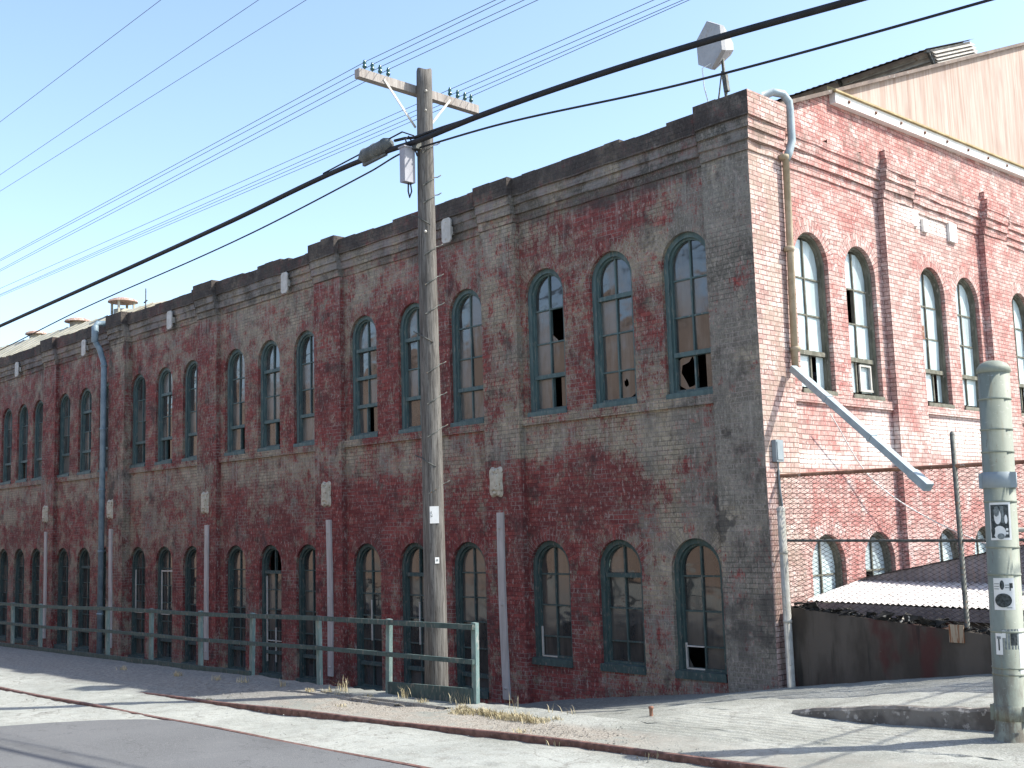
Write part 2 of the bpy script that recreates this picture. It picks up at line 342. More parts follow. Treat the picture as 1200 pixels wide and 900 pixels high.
M['ink_grey'] = simple("grey print", (0.13, 0.15, 0.15), (0.22, 0.24, 0.24), 40, .8)
M['antenna'] = simple("grey fibreglass horn", (0.30, 0.30, 0.31), (0.36, 0.36, 0.37), 4, .6, c3=(.30, .28, .26))
M['grass'] = simple("dry straw grass", (0.34, 0.28, 0.16), (0.46, 0.40, 0.27), 9, .9, c3=(.20, .21, .09), t3=(.58, .66))
M['debris'] = simple("black rubble", (0.015, 0.015, 0.014), (0.05, 0.047, 0.042), 6, .9, c3=(.45, .42, .36), t3=(.62, .66))
def wood(name, a, b, c_):
    t = NT(name); g = t.noise(9, 6, t.scale(t.obj, (3.2, 3.2, .16)), .7); g2 = t.noise(30, 4, t.scale(t.obj, (2.5, 2.5, .12)), .7)
    c = t.mix(t.ramp(g, .33, .66), a, b); c = t.mix(t.ramp(g2, .52, .66, 0, .8), c, c_)
    c = t.mix(t.ramp(t.noise(1.2, 3, t.scale(t.obj, (2, 2, .5))), .5, .75, 0, .5), c, (a[0] * .7, a[1] * .65, a[2] * .6))
    t.bump(t.math('ADD', g, g2), .6, .012); return t.done(c, .9, .15)
M['pole'] = wood("weathered pole timber", (0.080, 0.073, 0.066), (0.190, 0.180, 0.165), (0.035, 0.030, 0.027))
M['arm'] = wood("weathered crossarm timber", (0.27, 0.24, 0.22), (0.40, 0.37, 0.34), (0.2, 0.16, 0.14))
def green_pole():
    t = NT("pale green steel paint"); x, y, z = t.sep(t.obj)
    c = t.mix(t.ramp(t.noise(4, 4, t.scale(t.obj, (1, 1, .4))), .35, .65), (0.185, 0.205, 0.165), (0.255, 0.275, 0.225))
    c = t.mix(t.ramp(t.noise(6, 5, t.scale(t.obj, (3, 3, .3))), .56, .72, 0, .7), c, (0.20, 0.185, 0.13))
    c = t.mix(t.math('MULTIPLY', t.ramp(z, 1.3, .2), t.ramp(t.noise(5, 5, t.scale(t.obj, (2, 2, .6)), .7), .40, .62)), c, (.12, .105, .08))
    c = t.mix(t.ramp(t.noise(16, 5, t.scale(t.obj, (2, 2, .5), (1, 1, 1)), .75), .60, .68, 0, .8), c, (.13, .10, .07)); c = t.mix(t.ramp(t.noise(20, 4, t.scale(t.obj, (1, 1, 2.5), (6, 1, 1)), .75), .63, .69, 0, .7), c, (.40, .41, .37))
    t.bump(t.noise(9, 3), .2, .012); return t.done(c, .65, .3)
M['green_pole'] = green_pole()
def conc_wall():
    t = NT("stained concrete wall")
    c = t.mix(t.ramp(t.noise(3, 5, t.scale(t.obj, (1, 1, .3))), .35, .65), (0.060, 0.050, 0.041), (0.110, 0.094, 0.078))
    c = t.mix(t.ramp(t.noise(1.8, 4, t.scale(t.obj, (1, 1, .45), (4, 2, 1))), .54, .66, 0, .75), c, (0.085, 0.03, 0.027))
    c = t.mix(t.ramp(t.noise(4, 5, t.scale(t.obj, (1.6, 1, .14), (1, 2, 5))), .58, .74, 0, .7), c, (0.02, 0.019, 0.017))
    c = t.mix(t.ramp(t.noise(10, 4), .66, .75, 0, .6), c, (.14, .13, .11))
    t.bump(t.noise(14, 4), .3, .01); return t.done(c, .9, .2)
M['conc_wall'] = conc_wall()
def corr(name, a, b):
    t = NT(name); c = t.mix(t.ramp(t.noise(3, 4), .35, .65), a, b)
    c = t.mix(t.ramp(t.noise(2.2, 5, t.scale(t.obj, (1.5, .3, .3), (2, 2, 2))), .6, .72, 0, .6), c, (.28, .2, .15))
    return t.done(c, .6, .4)
M['shed_roof'] = corr("corrugated shed sheet", (0.46, 0.43, 0.42), (0.58, 0.55, 0.53))
M["splice"] = simple("dark grey splice casing", (0.085, 0.095, 0.095), (0.13, 0.14, 0.14), 8, .7, c3=(.2, .2, .19))
M["vent_cap"] = simple("faded rusty sheet", (0.24, 0.14, 0.105), (0.38, 0.27, 0.22), 9, .8, c3=(.5, .45, .4), t3=(.55, .65))
M["shed_dark"] = corr("shade darkened corrugated sheet", (0.17, 0.155, 0.17), (0.24, 0.22, 0.235))  # sheet darkened so its colour carries the shade over the upper shed
def ground_mat():
    t = NT("concrete paving and gravel"); x, y, z = t.sep(t.obj)
    n1 = t.noise(0.8, 5, t.obj, .6); n2 = t.noise(5, 5, t.obj, .65); n3 = t.noise(60, 3, t.obj, .7); n4 = t.noise(18, 4, t.obj, .7)
    c = t.mix(t.ramp(n1, .35, .65), (0.20, 0.207, 0.182), (0.305, 0.312, 0.282))
    c = t.mix(t.ramp(n2, .50, .72, 0, .7), c, (0.165, 0.16, 0.14))
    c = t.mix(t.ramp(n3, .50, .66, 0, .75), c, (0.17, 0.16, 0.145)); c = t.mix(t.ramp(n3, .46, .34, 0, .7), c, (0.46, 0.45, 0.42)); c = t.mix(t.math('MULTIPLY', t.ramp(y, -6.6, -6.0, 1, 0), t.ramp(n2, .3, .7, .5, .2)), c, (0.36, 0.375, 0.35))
    # gravelly strip beside the rail
    gv = t.math('MULTIPLY', t.ramp(y, -6.1, -5.85), t.ramp(y, -5.1, -4.75, 1, 0))
    gv = t.math('MULTIPLY', gv, t.ramp(x, 1.2, 2.6, 1, .25)); gv = t.math('MULTIPLY', gv, t.ramp(t.math('ADD', n2, n1), .75, 1.0))
    gc = t.mix(t.ramp(n3, .38, .6), (0.12, 0.105, 0.085), (0.36, 0.33, 0.285))
    c = t.mix(gv, c, gc)
    # dark earth in the sunken strip along the wall
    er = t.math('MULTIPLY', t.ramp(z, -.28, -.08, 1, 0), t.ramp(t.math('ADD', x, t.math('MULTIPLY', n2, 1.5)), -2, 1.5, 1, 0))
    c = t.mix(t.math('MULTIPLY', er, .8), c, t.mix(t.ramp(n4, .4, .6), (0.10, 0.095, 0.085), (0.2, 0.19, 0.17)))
    sh = t.math('MULTIPLY', t.ramp(t.math('ADD', y, t.math('MULTIPLY', n2, .4)), -6.6, -6.0), t.ramp(x, -5.6, -3.2, 1, 0))  # street strip: darker gravel, deepened with the warehouse's shade in its colour
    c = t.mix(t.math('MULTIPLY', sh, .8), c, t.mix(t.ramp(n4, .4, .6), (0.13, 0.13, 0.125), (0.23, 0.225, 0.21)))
    # hairline cracks
    vo = t.n.new("ShaderNodeTexVoronoi"); vo.feature = 'DISTANCE_TO_EDGE'; vo.inputs["Scale"].default_value = 0.42
    wv = t.n.new("ShaderNodeVectorMath"); wv.operation = 'MULTIPLY_ADD'; t.l.new(t.noise(2.5, 4, t.obj, col=True), wv.inputs[0]); wv.inputs[1].default_value = (.7, .7, .7); t.l.new(t.obj, wv.inputs[2])
    t.l.new(wv.outputs[0], vo.inputs["Vector"])
    ck = t.math('MULTIPLY', t.ramp(vo.outputs["Distance"], .002, .007, 1, 0), t.ramp(n1, .42, .56))
    c = t.mix(t.math('MULTIPLY', ck, .5), c, (0.13, 0.12, 0.105))
    st = t.ramp(t.noise(1.7, 5, t.scale(t.obj, (1, 1, 1), (7, 3, 0)), .7), .60, .74, 0, .45); c = t.mix(st, c, (.2, .185, .16))
    rb = t.ramp(t.math('MULTIPLY', t.ramp(x, .8, 1.6), t.math('MULTIPLY', t.ramp(x, 3.6, 4.2, 1, 0), t.math('MULTIPLY', t.ramp(y, -5.2, -4.6), t.ramp(y, -3.3, -3.1, 1, 0)))), 0, 1)
    wv2 = t.n.new("ShaderNodeTexWave"); wv2.inputs["Scale"].default_value = 2.2; wv2.inputs["Distortion"].default_value = 1.2; t.l.new(t.scale(t.obj, (.35, 1, 0)), wv2.inputs["Vector"]); wv2.bands_direction = 'Y'
    c = t.mix(t.ramp(t.noise(26, 4, t.scale(t.obj, (.5, 1.6, 1)), .75), .54, .68, 0, .55), c, (.15, .145, .125))
    h = t.math('ADD', t.math('MULTIPLY', n3, .5), t.math('ADD', n4, t.math('MULTIPLY', t.math('MULTIPLY', wv2.outputs["Fac"], rb), 1.2)))
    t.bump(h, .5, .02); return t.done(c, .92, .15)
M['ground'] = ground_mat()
def asphalt_mat():
    t = NT("worn asphalt"); n1 = t.noise(.5, 4); n3 = t.noise(90, 3, t.obj, .7)
    c = t.mix(t.ramp(n1, .35, .65), (0.088, 0.091, 0.093), (0.118, 0.121, 0.123))
    c = t.mix(t.ramp(n3, .35, .7), c, (0.17, 0.172, 0.175)); c = t.mix(t.ramp(t.noise(140, 2), .66, .72, 0, .7), c, (.32, .32, .31))
    c = t.mix(t.ramp(t.noise(1.5, 5, t.scale(t.obj, (.2, 1, 1))), .56, .72, 0, .5), c, (.075, .075, .077))
    c = t.mix(t.ramp(t.noise(11, 5, t.obj, .75), .56, .70, 0, .5), c, (.185, .185, .18)); c = t.mix(t.ramp(t.noise(2.2, 4, t.scale(t.obj, (1, 1, 1), (4, 4, 1)), .7), .62, .72, 0, .6), c, (.06, .06, .06))
    vo = t.n.new("ShaderNodeTexVoronoi"); vo.feature = 'DISTANCE_TO_EDGE'; vo.inputs["Scale"].default_value = 0.6
    wv = t.n.new("ShaderNodeVectorMath"); wv.operation = 'MULTIPLY_ADD'; t.l.new(t.noise(3, 4, t.obj, col=True), wv.inputs[0]); wv.inputs[1].default_value = (.8, .8, .8); t.l.new(t.obj, wv.inputs[2]); t.l.new(wv.outputs[0], vo.inputs["Vector"])
    c = t.mix(t.ramp(vo.outputs["Distance"], .002, .007, .45, 0), c, (.05, .05, .05))
    t.bump(n3, .5, .01); return t.done(c, .9, .2)
M['asphalt'] = asphalt_mat()

# ------------------------------------------------------------------ ground
def lerp(a, b, t): return a + (b - a) * t
def sst(a, b, x):
    t = max(0, min(1, (x - a) / (b - a))); return t * t * (3 - 2 * t)
BX = [(-70, -1.9), (-14, -1.40), (-10, -1.28), (-8, -1.10), (-6, -.80), (-5.2, -.74), (-4.4, -.61), (-3.0, -.44), (-2.4, -.37), (-.9, -.20), (.1, -.04), (3.15, .37), (5, .5), (40, .9)]
def base_z(x):
    for (a, za), (b, zb) in zip(BX, BX[1:]):
        if a <= x <= b: return lerp(za, zb, (x - a) / (b - a))
    return BX[0][1] if x < 0 else BX[-1][1]
def street_z(x): return 0.165 + 0.0125 * max(-60, min(x, 12))
EDGE_Y, KERB_Y = -4.35, -3.05
def ground_z(x, y):
    st = street_z(x)
    if x < 2.2:
        if y <= EDGE_Y: z = st
        else:
            k = y / EDGE_Y                                   # 1 at the edge, 0 at the wall
            low = base_z(x) + 0.10 * k
            smooth = lerp(base_z(x), st, sst(0, 1, k))
            z = lerp(low, smooth, sst(.35, 1.3, x))
    else:
        if y > KERB_Y: z = max(base_z(x) - .03 * max(0, y) , lerp(st, base_z(x), sst(-4.35, 0, y)) if x < 2.6 else base_z(x))
        else: z = st + .05 * sst(3, 5, x)
        if x < 2.6:
            zs = lerp(base_z(x), st, sst(0, 1, min(1, max(0, y / EDGE_Y)))); z = lerp(zs, z, (x - 2.2) / .4)
    return z
xs = []; x = -70.0
while x < 60:
    xs.append(x); x += 2.0 if x < -40 else (.5 if x < -12 else (.14 if x < 7 else 2.5))
ys = [-60, -45, -35, -28, -22, -18, -15, -13, -11.5, -10.5, -9.8, -9.2]
y = -8.8
while y < 0.25:
    ys.append(y); y += .13
ys = [q for q in ys if abs(q - EDGE_Y) > .03 and abs(q - KERB_Y) > .03] + [EDGE_Y - .012, EDGE_Y + .012, KERB_Y - .03, KERB_Y + .012, .3, 2, 6, 14, 40]
ys.sort()
rg = random.Random(3)
g = MB(); idx = {}
for j, y in enumerate(ys):
    for i, x in enumerate(xs):
        near = -12 < x < 7 and -9 < y < .2
        zz = ground_z(x, y) if y < .2 else (base_z(x) - (.5 if y > .5 else 0))
        if y > .5: zz = min(zz, -.4)
        jx = rg.uniform(-.03, .03) if near and abs(y - EDGE_Y) < .05 else 0
        ed = .03 * rg.random() ** 3 if near and (abs(y - EDGE_Y + .012) < .01 or abs(y - KERB_Y - .012) < .01) else 0
        wob = .016 * math.sin(x * 1.3 + y) * math.cos(y * 1.7 - x * .6) if y < -4 else 0
        g.v.append((x, y + jx, zz - ed + (rg.gauss(0, .004) if near else 0) + (wob if near else 0)))
nx = len(xs)
for j in range(len(ys) - 1):
    for i in range(nx - 1):
        q = [j * nx + i, j * nx + i + 1, (j + 1) * nx + i + 1, (j + 1) * nx + i]
        g.f.append(q); g.uv.append([(g.v[a][0], g.v[a][1]) for a in q]); g.a.append(0.0)
        step = abs(ys[j] - EDGE_Y + .012) < .002 or abs(ys[j] - KERB_Y + .03) < .002
        g.sm.append(False)
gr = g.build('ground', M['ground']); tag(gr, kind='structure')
far = MB(); far.poly([(-900, -900, -2.6), (900, -900, -2.6), (900, 900, -2.6), (-900, 900, -2.6)]); tag(far.build('terrain', M['ground']), kind='structure')

kb = MB(); r = random.Random(12); kx = [2.25 + .16 * i for i in range(32)]
kt = [(x, max(base_z(x), street_z(x) + .012) + .004 + r.gauss(0, .006), KERB_Y - .05 + r.gauss(0, .008)) for x in kx]
for (xa, za, ya), (xb, zb, yb) in zip(kt, kt[1:]):
    kb.poly([(xa, ya - .02, street_z(xa) - .1), (xb, yb - .02, street_z(xb) - .1), (xb, yb, zb - .03), (xa, ya, za - .03)]); kb.poly([(xa, ya, za - .03), (xb, yb, zb - .03), (xb, yb + .03, zb), (xa, ya + .03, za)]); kb.poly([(xa, ya + .03, za), (xb, yb + .03, zb), (xb, KERB_Y + .10, zb - .002), (xa, KERB_Y + .10, za - .002)])
tag(kb.build('kerb', simple("dark kerb concrete", (0.10, 0.09, 0.08), (0.19, 0.175, 0.155), 5, .9, 5, c3=(.33, .31, .28), t3=(.58, .66), bump=.5)), kind='structure')  # kerb strip in a darker concrete than the paving

# asphalt road: a sheet that follows the street, curved at its left end
ro = MB(); edge = []
for k in range(60):
    x = -5.6 + k * .45
    ye = -7.60 if x > -3.6 else -7.60 - 1.9 * ((-3.6 - x) / 2.0) ** 2.2
    edge.append((x, ye))
for (x0, y0), (x1, y1) in zip(edge, edge[1:]):
    yy = [0, .4, 1, 2, 3.2, 5.2]
    for a, b in zip(yy, yy[1:]):
        P = [(x0, y0 - b), (x1, y1 - b), (x1, y1 - a), (x0, y0 - a)]
        ro.poly([(px, max(py, -15.5), street_z(px) + .024) for px, py in P])
tag(ro.build('road', M['asphalt']), kind='structure')

def rail(yf, x0, x1, dz, label):
    mb = MB(); n = 60; pr = [(-.034, -.12), (-.034, .0), (-.026, .012), (.026, .012), (.034, 0), (.034, -.12)]
    pts = []
    for i in range(n + 1):
        x = lerp(x0, x1, i / n); pts.append([(x, yf(x) + a, street_z(x) + (dz(x) if callable(dz) else dz) + b + .006 * math.sin(x * 1.7)) for a, b in pr])
    for A, B in zip(pts, pts[1:]):
        for k in range(5): mb.poly([A[k], B[k], B[k + 1], A[k + 1]])
    o = mb.build('railway_rail', M['rail']); tag(o, label, 'rail', 'rusty rails set in the street'); return o
rail(lambda x: -7.56 - .05 * sst(-4, -10, x), -40, 5.5, .012, 'rusty rail along the edge of the dark asphalt road')
rail(lambda x: lerp(-6.46, -5.82, sst(-5, 3.4, x)), -9.0, 6.0, lambda x: lerp(-.03, .05, sst(-8.5, -3, x)), 'rusty raised rail between the gravel strip and the pale concrete')

# ------------------------------------------------------------------ warehouse
BLD = thing('brick_warehouse', (0, 0, 0), 'long two-storey red brick warehouse with arched windows and peeling paint', 'warehouse')
fA = lambda u, n, z: (u, n, z)          # long street front, n goes inward
fB = lambda u, n, z: (-n, u, z)         # sunlit end wall
WIDTH = .98
upA = [-1.28, -2.90, -4.52, -6.71, -8.38, -10.11, -12.38, -13.98, -15.60, -17.86, -19.45, -21.05, -23.20, -24.74, -26.38, -28.50, -29.93, -31.40, -33.95, -35.5, -37.1, -39.5, -41.1, -42.7]
loA = [-1.36, -2.96, -4.60, -6.79, -8.46, -10.08, -12.33, -13.94, -15.56, -17.80, -19.37, -20.97, -23.10, -24.66, -26.28, -28.47, -29.96, -31.45, -33.95, -35.5, -37.1, -39.5, -41.1, -42.7]
upB = [1.73, 3.31, 6.0, 7.52, 10.12, 11.7, 14.3, 15.9, 18.5, 20.1, 22.7, 24.3]
loB = [1.69, 3.32, 5.92, 7.45, 10.1, 11.7, 14.3, 15.9, 18.5, 20.1, 22.7, 24.3]

def arch_pts(c, w, zb, zt, n=18, extra=()):
    r = w / 2; zs = zt - r; th = sorted(set([PI * k / n for k in range(n + 1)] + list(extra)), reverse=True)
    return r, zs, th
def story(mb, f, a0, a1, ops, z0, z1, depth=.32):
    ops = sorted(ops); bounds = [a0] + [(ops[k][0] + ops[k + 1][0]) / 2 for k in range(len(ops) - 1)] + [a1]
    for k, (c, w, zb, zt) in enumerate(ops):
        a, b = bounds[k], bounds[k + 1]; l, r_ = c - w / 2, c + w / 2; r = w / 2; zs = zt - r
        R = min(r + .23, c - a - .01, b - c - .01, z1 - zs - .02)
        def quad(u0, u1, q0, q1):
            if u1 - u0 > 1e-4 and q1 - q0 > 1e-4: mb.poly([f(u0, 0, q0), f(u1, 0, q0), f(u1, 0, q1), f(u0, 0, q1)], uvs=[(u0, q0), (u1, q0), (u1, q1), (u0, q1)])
        quad(a, b, z0, zb); quad(a, l, zb, zs); quad(r_, b, zb, zs)
        e1, e2 = math.atan2(z1 - zs, b - c), math.atan2(z1 - zs, a - c)
        th = sorted(set([PI * q / 20 for q in range(21)] + [e1, e2]))
        def hit(t):
            dx, dz = math.cos(t), math.sin(t); s_ = 1e9
            if dx > 1e-6: s_ = min(s_, (b - c) / dx)
            if dx < -1e-6: s_ = min(s_, (a - c) / dx)
            if dz > 1e-6: s_ = min(s_, (z1 - zs) / dz)
            return (c + dx * s_, zs + dz * s_)
        for t0, t1 in zip(th, th[1:]):
            i0, i1 = (c + r * math.cos(t0), zs + r * math.sin(t0)), (c + r * math.cos(t1), zs + r * math.sin(t1))
            o0, o1 = (c + R * math.cos(t0), zs + R * math.sin(t0)), (c + R * math.cos(t1), zs + R * math.sin(t1))
            h0, h1 = hit(t0), hit(t1); A0, A1 = t0 * (r + .12), t1 * (r + .12)
            mb.poly([f(i0[0], 0, i0[1]), f(o0[0], 0, o0[1]), f(o1[0], 0, o1[1]), f(i1[0], 0, i1[1])], uvs=[(0, A0), (.225, A0), (.225, A1), (0, A1)])
            mb.poly([f(o0[0], 0, o0[1]), f(h0[0], 0, h0[1]), f(h1[0], 0, h1[1]), f(o1[0], 0, o1[1])], uvs=[o0, h0, h1, o1])
            mb.poly([f(i0[0], 0, i0[1]), f(i1[0], 0, i1[1]), f(i1[0], depth, i1[1]), f(i0[0], depth, i0[1])], uvs=[(0, A0), (0, A1), (depth, A1), (depth, A0)])
        for uu in (l, r_): mb.poly([f(uu, 0, zb), f(uu, depth, zb), f(uu, depth, zs), f(uu, 0, zs)], uvs=[(0, zb), (depth, zb), (depth, zs), (0, zs)])
        mb.poly([f(l, 0, zb), f(r_, 0, zb), f(r_, depth, zb), f(l, depth, zb)], uvs=[(l, 0), (r_, 0), (r_, depth), (l, depth)])

def slab(mb, f, u0, u1, n0, n1, z0, z1, attr=0.0, back=False):
    P = lambda u, n, z: f(u, n, z)
    mb.poly([P(u0, n0, z0), P(u1, n0, z0), P(u1, n0, z1), P(u0, n0, z1)], uvs=[(u0, z0), (u1, z0), (u1, z1), (u0, z1)], attr=attr)
    for uu in (u0, u1): mb.poly([P(uu, n0, z0), P(uu, n1, z0), P(uu, n1, z1), P(uu, n0, z1)], uvs=[(n0, z0), (n1, z0), (n1, z1), (n0, z1)], attr=attr)
    for zz in (z0, z1): mb.poly([P(u0, n0, zz), P(u1, n0, zz), P(u1, n1, zz), P(u0, n1, zz)], uvs=[(u0, n0), (u1, n0), (u1, n1), (u0, n1)], attr=attr)
    if back: mb.poly([P(u0, n1, z0), P(u1, n1, z0), P(u1, n1, z1), P(u0, n1, z1)], attr=attr)

SILL_A = {}
def lo_bottom(c): return 0.0 if c > -5.5 else (-.72 if c > -7.2 else -.95)
wa = MB()
ZM, ZT = 3.3, 8.06
story(wa, fA, -45, 0, [(c, WIDTH, lo_bottom(c), 2.15) for c in loA], -2.4, ZM)
story(wa, fA, -45, 0, [(c, WIDTH, 4.42, 7.11) for c in upA], ZM, ZT)
wa.poly([(-45, 0, ZT), (0, 0, ZT), (0, 0, 8.9), (-45, 0, 8.9)])
wa.poly([(-45, .35, 8.0), (0, .35, 8.0), (0, .35, 8.97), (-45, .35, 8.97)])
PIL = [(-.77, .12, -.22), (-6.1, -5.14, -.06), (-11.84, -10.8, .13), (-17.32, -16.32, .09), (-22.55, -21.5, -.05), (-27.82, -26.8, .05), (-33.3, -32.3, .1), (-38.8, -37.8, .1)]
rw = random.Random(11)
for k, (a, b, wr) in enumerate(PIL):
    d = .12 if k != 4 else .22
    if k == 0:
        wa.poly([(a, -d, -2.4), (b, -d, -2.4), (b, -d, 8.2), (a, -d, 8.2)], attr=wr); wa.poly([(a, 0, -2.4), (a, -d, -2.4), (a, -d, 8.2), (a, 0, 8.2)], attr=wr)
    elif k == 1:
        slab(wa, fA, a, b, -d, 0, -2.4, 3.65, .12); slab(wa, fA, a, b, -d, 0, 3.65, 8.09, -.10)
    else: slab(wa, fA, a, b, -d, 0, -2.4, 8.09, wr)
edges = [p for q in PIL for p in q[:2]]
bays = [(PIL[k + 1][1], PIL[k][0]) for k in range(len(PIL) - 1)]
for a, b in bays: slab(wa, fA, a + .002, b - .002, -.055, 0, 4.25, 4.395, -.05)
# corbelled cornice and parapet in worn segments
PROF = [(0, 8.10), (.035, 8.10), (.035, 8.26), (.075, 8.26), (.075, 8.44), (.11, 8.44), (.11, 8.61), (.15, 8.61)]
def cornice(mb, f, a, b, off, top, seg=.34, back=.35, prof=PROF, toplip=True, seed=1, attr=0.0, caps=True, mit=(0, 0)):
    r = random.Random(seed); n = max(1, int((b - a) / seg)); us = [lerp(a, b, i / n) for i in range(n + 1)]
    jz = [[r.gauss(0, .006) for _ in prof] for _ in us]; jd = [[abs(r.gauss(0, .011)) for _ in prof] for _ in us]
    tops = []
    cur = 0
    for i in range(n):
        if r.random() < .3: cur = r.choice([0, -.012, -.025, -.04, .012, .025, -.08 if r.random() < .5 else 0])
        tops.append(top + cur + r.gauss(0, .007))
    if mit[0]: jz[0] = [0] * len(prof); jd[0] = jz[0]; tops[0] = top
    if mit[1]: jz[n] = [0] * len(prof); jd[n] = jz[n]; tops[n - 1] = top
    def ux(i, d): return us[i] - (d * mit[0] if i == 0 else 0) + (d * mit[1] if i == n else 0)
    def P(i, k): d, z = prof[k]; return f(ux(i, d), -(d + off) + jd[i][k], z + (jz[i][k] if k else 0))
    for i in range(n):
        for k in range(len(prof) - 1):
            q = [P(i, k), P(i + 1, k), P(i + 1, k + 1), P(i, k + 1)]
            flat = abs(prof[k][1] - prof[k + 1][1]) < 1e-6
            z0, z1 = (prof[k][0], prof[k + 1][0]) if flat else (prof[k][1], prof[k + 1][1])
            mb.poly(q, uvs=[(us[i], z0), (us[i + 1], z0), (us[i + 1], z1), (us[i], z1)], attr=attr)
        if toplip:
            K = len(prof) - 1; zt = tops[i]; d = prof[K][0] + off
            a0, a1 = f(ux(i, prof[K][0]), -d, zt), f(ux(i + 1, prof[K][0]), -d, zt)
            mb.poly([P(i, K), P(i + 1, K), a1, a0], uvs=[(us[i], prof[K][1]), (us[i + 1], prof[K][1]), (us[i + 1], zt), (us[i], zt)], attr=attr)
            b0, b1 = f(us[i], back, zt), f(us[i + 1], back, zt)
            mb.poly([a0, a1, b1, b0], uvs=[(us[i], 0), (us[i + 1], 0), (us[i + 1], .5), (us[i], .5)], attr=attr)
            for uu in ([us[i]] * (not (mit[0] and i == 0)) + [us[i + 1]] * (not (mit[1] and i == n - 1)) if back > .01 else ()):
                uu += .002 if uu == us[i] else -.002
                mb.poly([f(uu, -d + .003, zt - .12), f(uu, back - .003, zt - .12), f(uu, back - .003, zt - .001), f(uu, -d + .003, zt - .001)], attr=attr)
    for uu in ([us[0]] * (not mit[0]) + [us[-1]] * (not mit[1]) if caps else ()):
        pts = [f(uu, 0.0, prof[0][1])] + [f(uu, -(d + off), z) for d, z in prof] + ([f(uu, -(prof[-1][0] + off), tops[0]), f(uu, 0, tops[0])] if toplip else [f(uu, 0, prof[-1][1])])
        mb.poly(pts, attr=attr)
for k, (a, b) in enumerate(bays): cornice(wa, fA, a - .05, b + .05, 0, 8.95, seed=k + 2, caps=False)
for k, (a, b, wr) in enumerate(PIL):
    if k: cornice(wa, fA, a, b, .12 if k != 4 else .2, 8.995, seg=.4, seed=k + 40, attr=-.05)
cornice(wa, fA, PIL[0][0], .12, .12, 9.0, seg=.3, seed=77, attr=-.05, mit=(0, 1))
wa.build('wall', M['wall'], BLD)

# sunlit end wall
wb = MB(); ENDY = 30
story(wb, fB, 0, 26, [(c, 1.02, 1.0, 2.15) for c in loB], -2.4, ZM)
story(wb, fB, 0, 26, [(c, 1.04, 4.42, 7.11) for c in upB], ZM, ZT)
wb.poly([(0, 26, -2.4), (0, 30, -2.4), (0, 30, ZT), (0, 26, ZT)])
bz = lambda y: 9.55 + .031 * (y - 2.66)
rz = lambda y: 8.77 + .385 * (y if y < 15 else 30 - y)
wb.poly([(0, 0, ZT), (0, 30, ZT), (0, 30, rz(28.5)), (0, 27.6, bz(27.6)), (0, 2.66, bz(2.66)), (0, 2.66, rz(2.66) - .05), (0, .6, rz(.6) - .03), (0, 0, 8.9)])
PB = [(4.08, 5.2), (8.26, 9.36), (12.6, 13.5), (16.9, 17.7), (21.1, 21.9)]
wb.poly([(.12, -.12, -2.4), (.12, .82, -2.4), (.12, .82, 8.2), (.12, -.12, 8.2)], attr=-.2); wb.poly([(.12, .82, -2.4), (0, .82, -2.4), (0, .82, 8.2), (.12, .82, 8.2)], attr=-.2)
PROF2 = PROF[:-1] + [(.13, 8.61), (.13, 8.78)]
prev = .82
for k, (a, b) in enumerate(PB):
    slab(wb, fB, a, b, -.13, 0, -2.4, 8.09); slab(wb, fB, prev + .002, a - .002, -.055, 0, 4.25, 4.395, -.08)
    cornice(wb, fB, prev - .05, a + .05, 0, 8.8, back=0, seed=60 + k, prof=PROF2[:-1], caps=False); cornice(wb, fB, a, b, .12, 8.82, back=0, seed=80 + k, prof=PROF2[:-1]); slab(wb, fB, a + .25, a + .42, -.1, 0, 8.85, 9.06)
    prev = b
cornice(wb, fB, -.12, .82, .12, 9.0, seg=.3, seed=99, attr=-.1, mit=(1, 0))
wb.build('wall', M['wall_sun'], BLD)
bk = MB(); bk.box(-45, 0, 29.9, 30, -2.4, 8.9); bk.box(-45.1, -45, 0, 30, -2.4, 9); bk.poly([(-45, 0, 9), (-45, 30, 9), (-45, 15, 14.6)]); bk.build('rear_wall', M['wall'], BLD)

# windows -------------------------------------------------------------
def sweep(mb, f, c, w, zb, zt, inset, t, n0, n1, bottom=True):
    """arched frame ring: outer outline inset, thickness t, from depth n0 to n1"""
    def outl(ins):
        r = w / 2 - ins; zs = zt - w / 2; L = [(c - r, zb + (ins if bottom else 0))]
        L += [(c - r * math.cos(PI * k / 16), zs + r * math.sin(PI * k / 16)) for k in range(17)]
        return L + [(c + r, zb + (ins if bottom else 0))]
    O, I = outl(inset), outl(inset + t); n = len(O)
    rngk = range(n) if bottom else range(n - 1)
    for k in rngk:
        j = (k + 1) % n
        mb.poly([f(O[k][0], n0, O[k][1]), f(O[j][0], n0, O[j][1]), f(I[j][0], n0, I[j][1]), f(I[k][0], n0, I[k][1])])
        mb.poly([f(I[k][0], n0, I[k][1]), f(I[j][0], n0, I[j][1]), f(I[j][0], n1, I[j][1]), f(I[k][0], n1, I[k][1])])
        mb.poly([f(O[k][0], n0, O[k][1]), f(O[j][0], n0, O[j][1]), f(O[j][0], n1, O[j][1]), f(O[k][0], n1, O[k][1])])
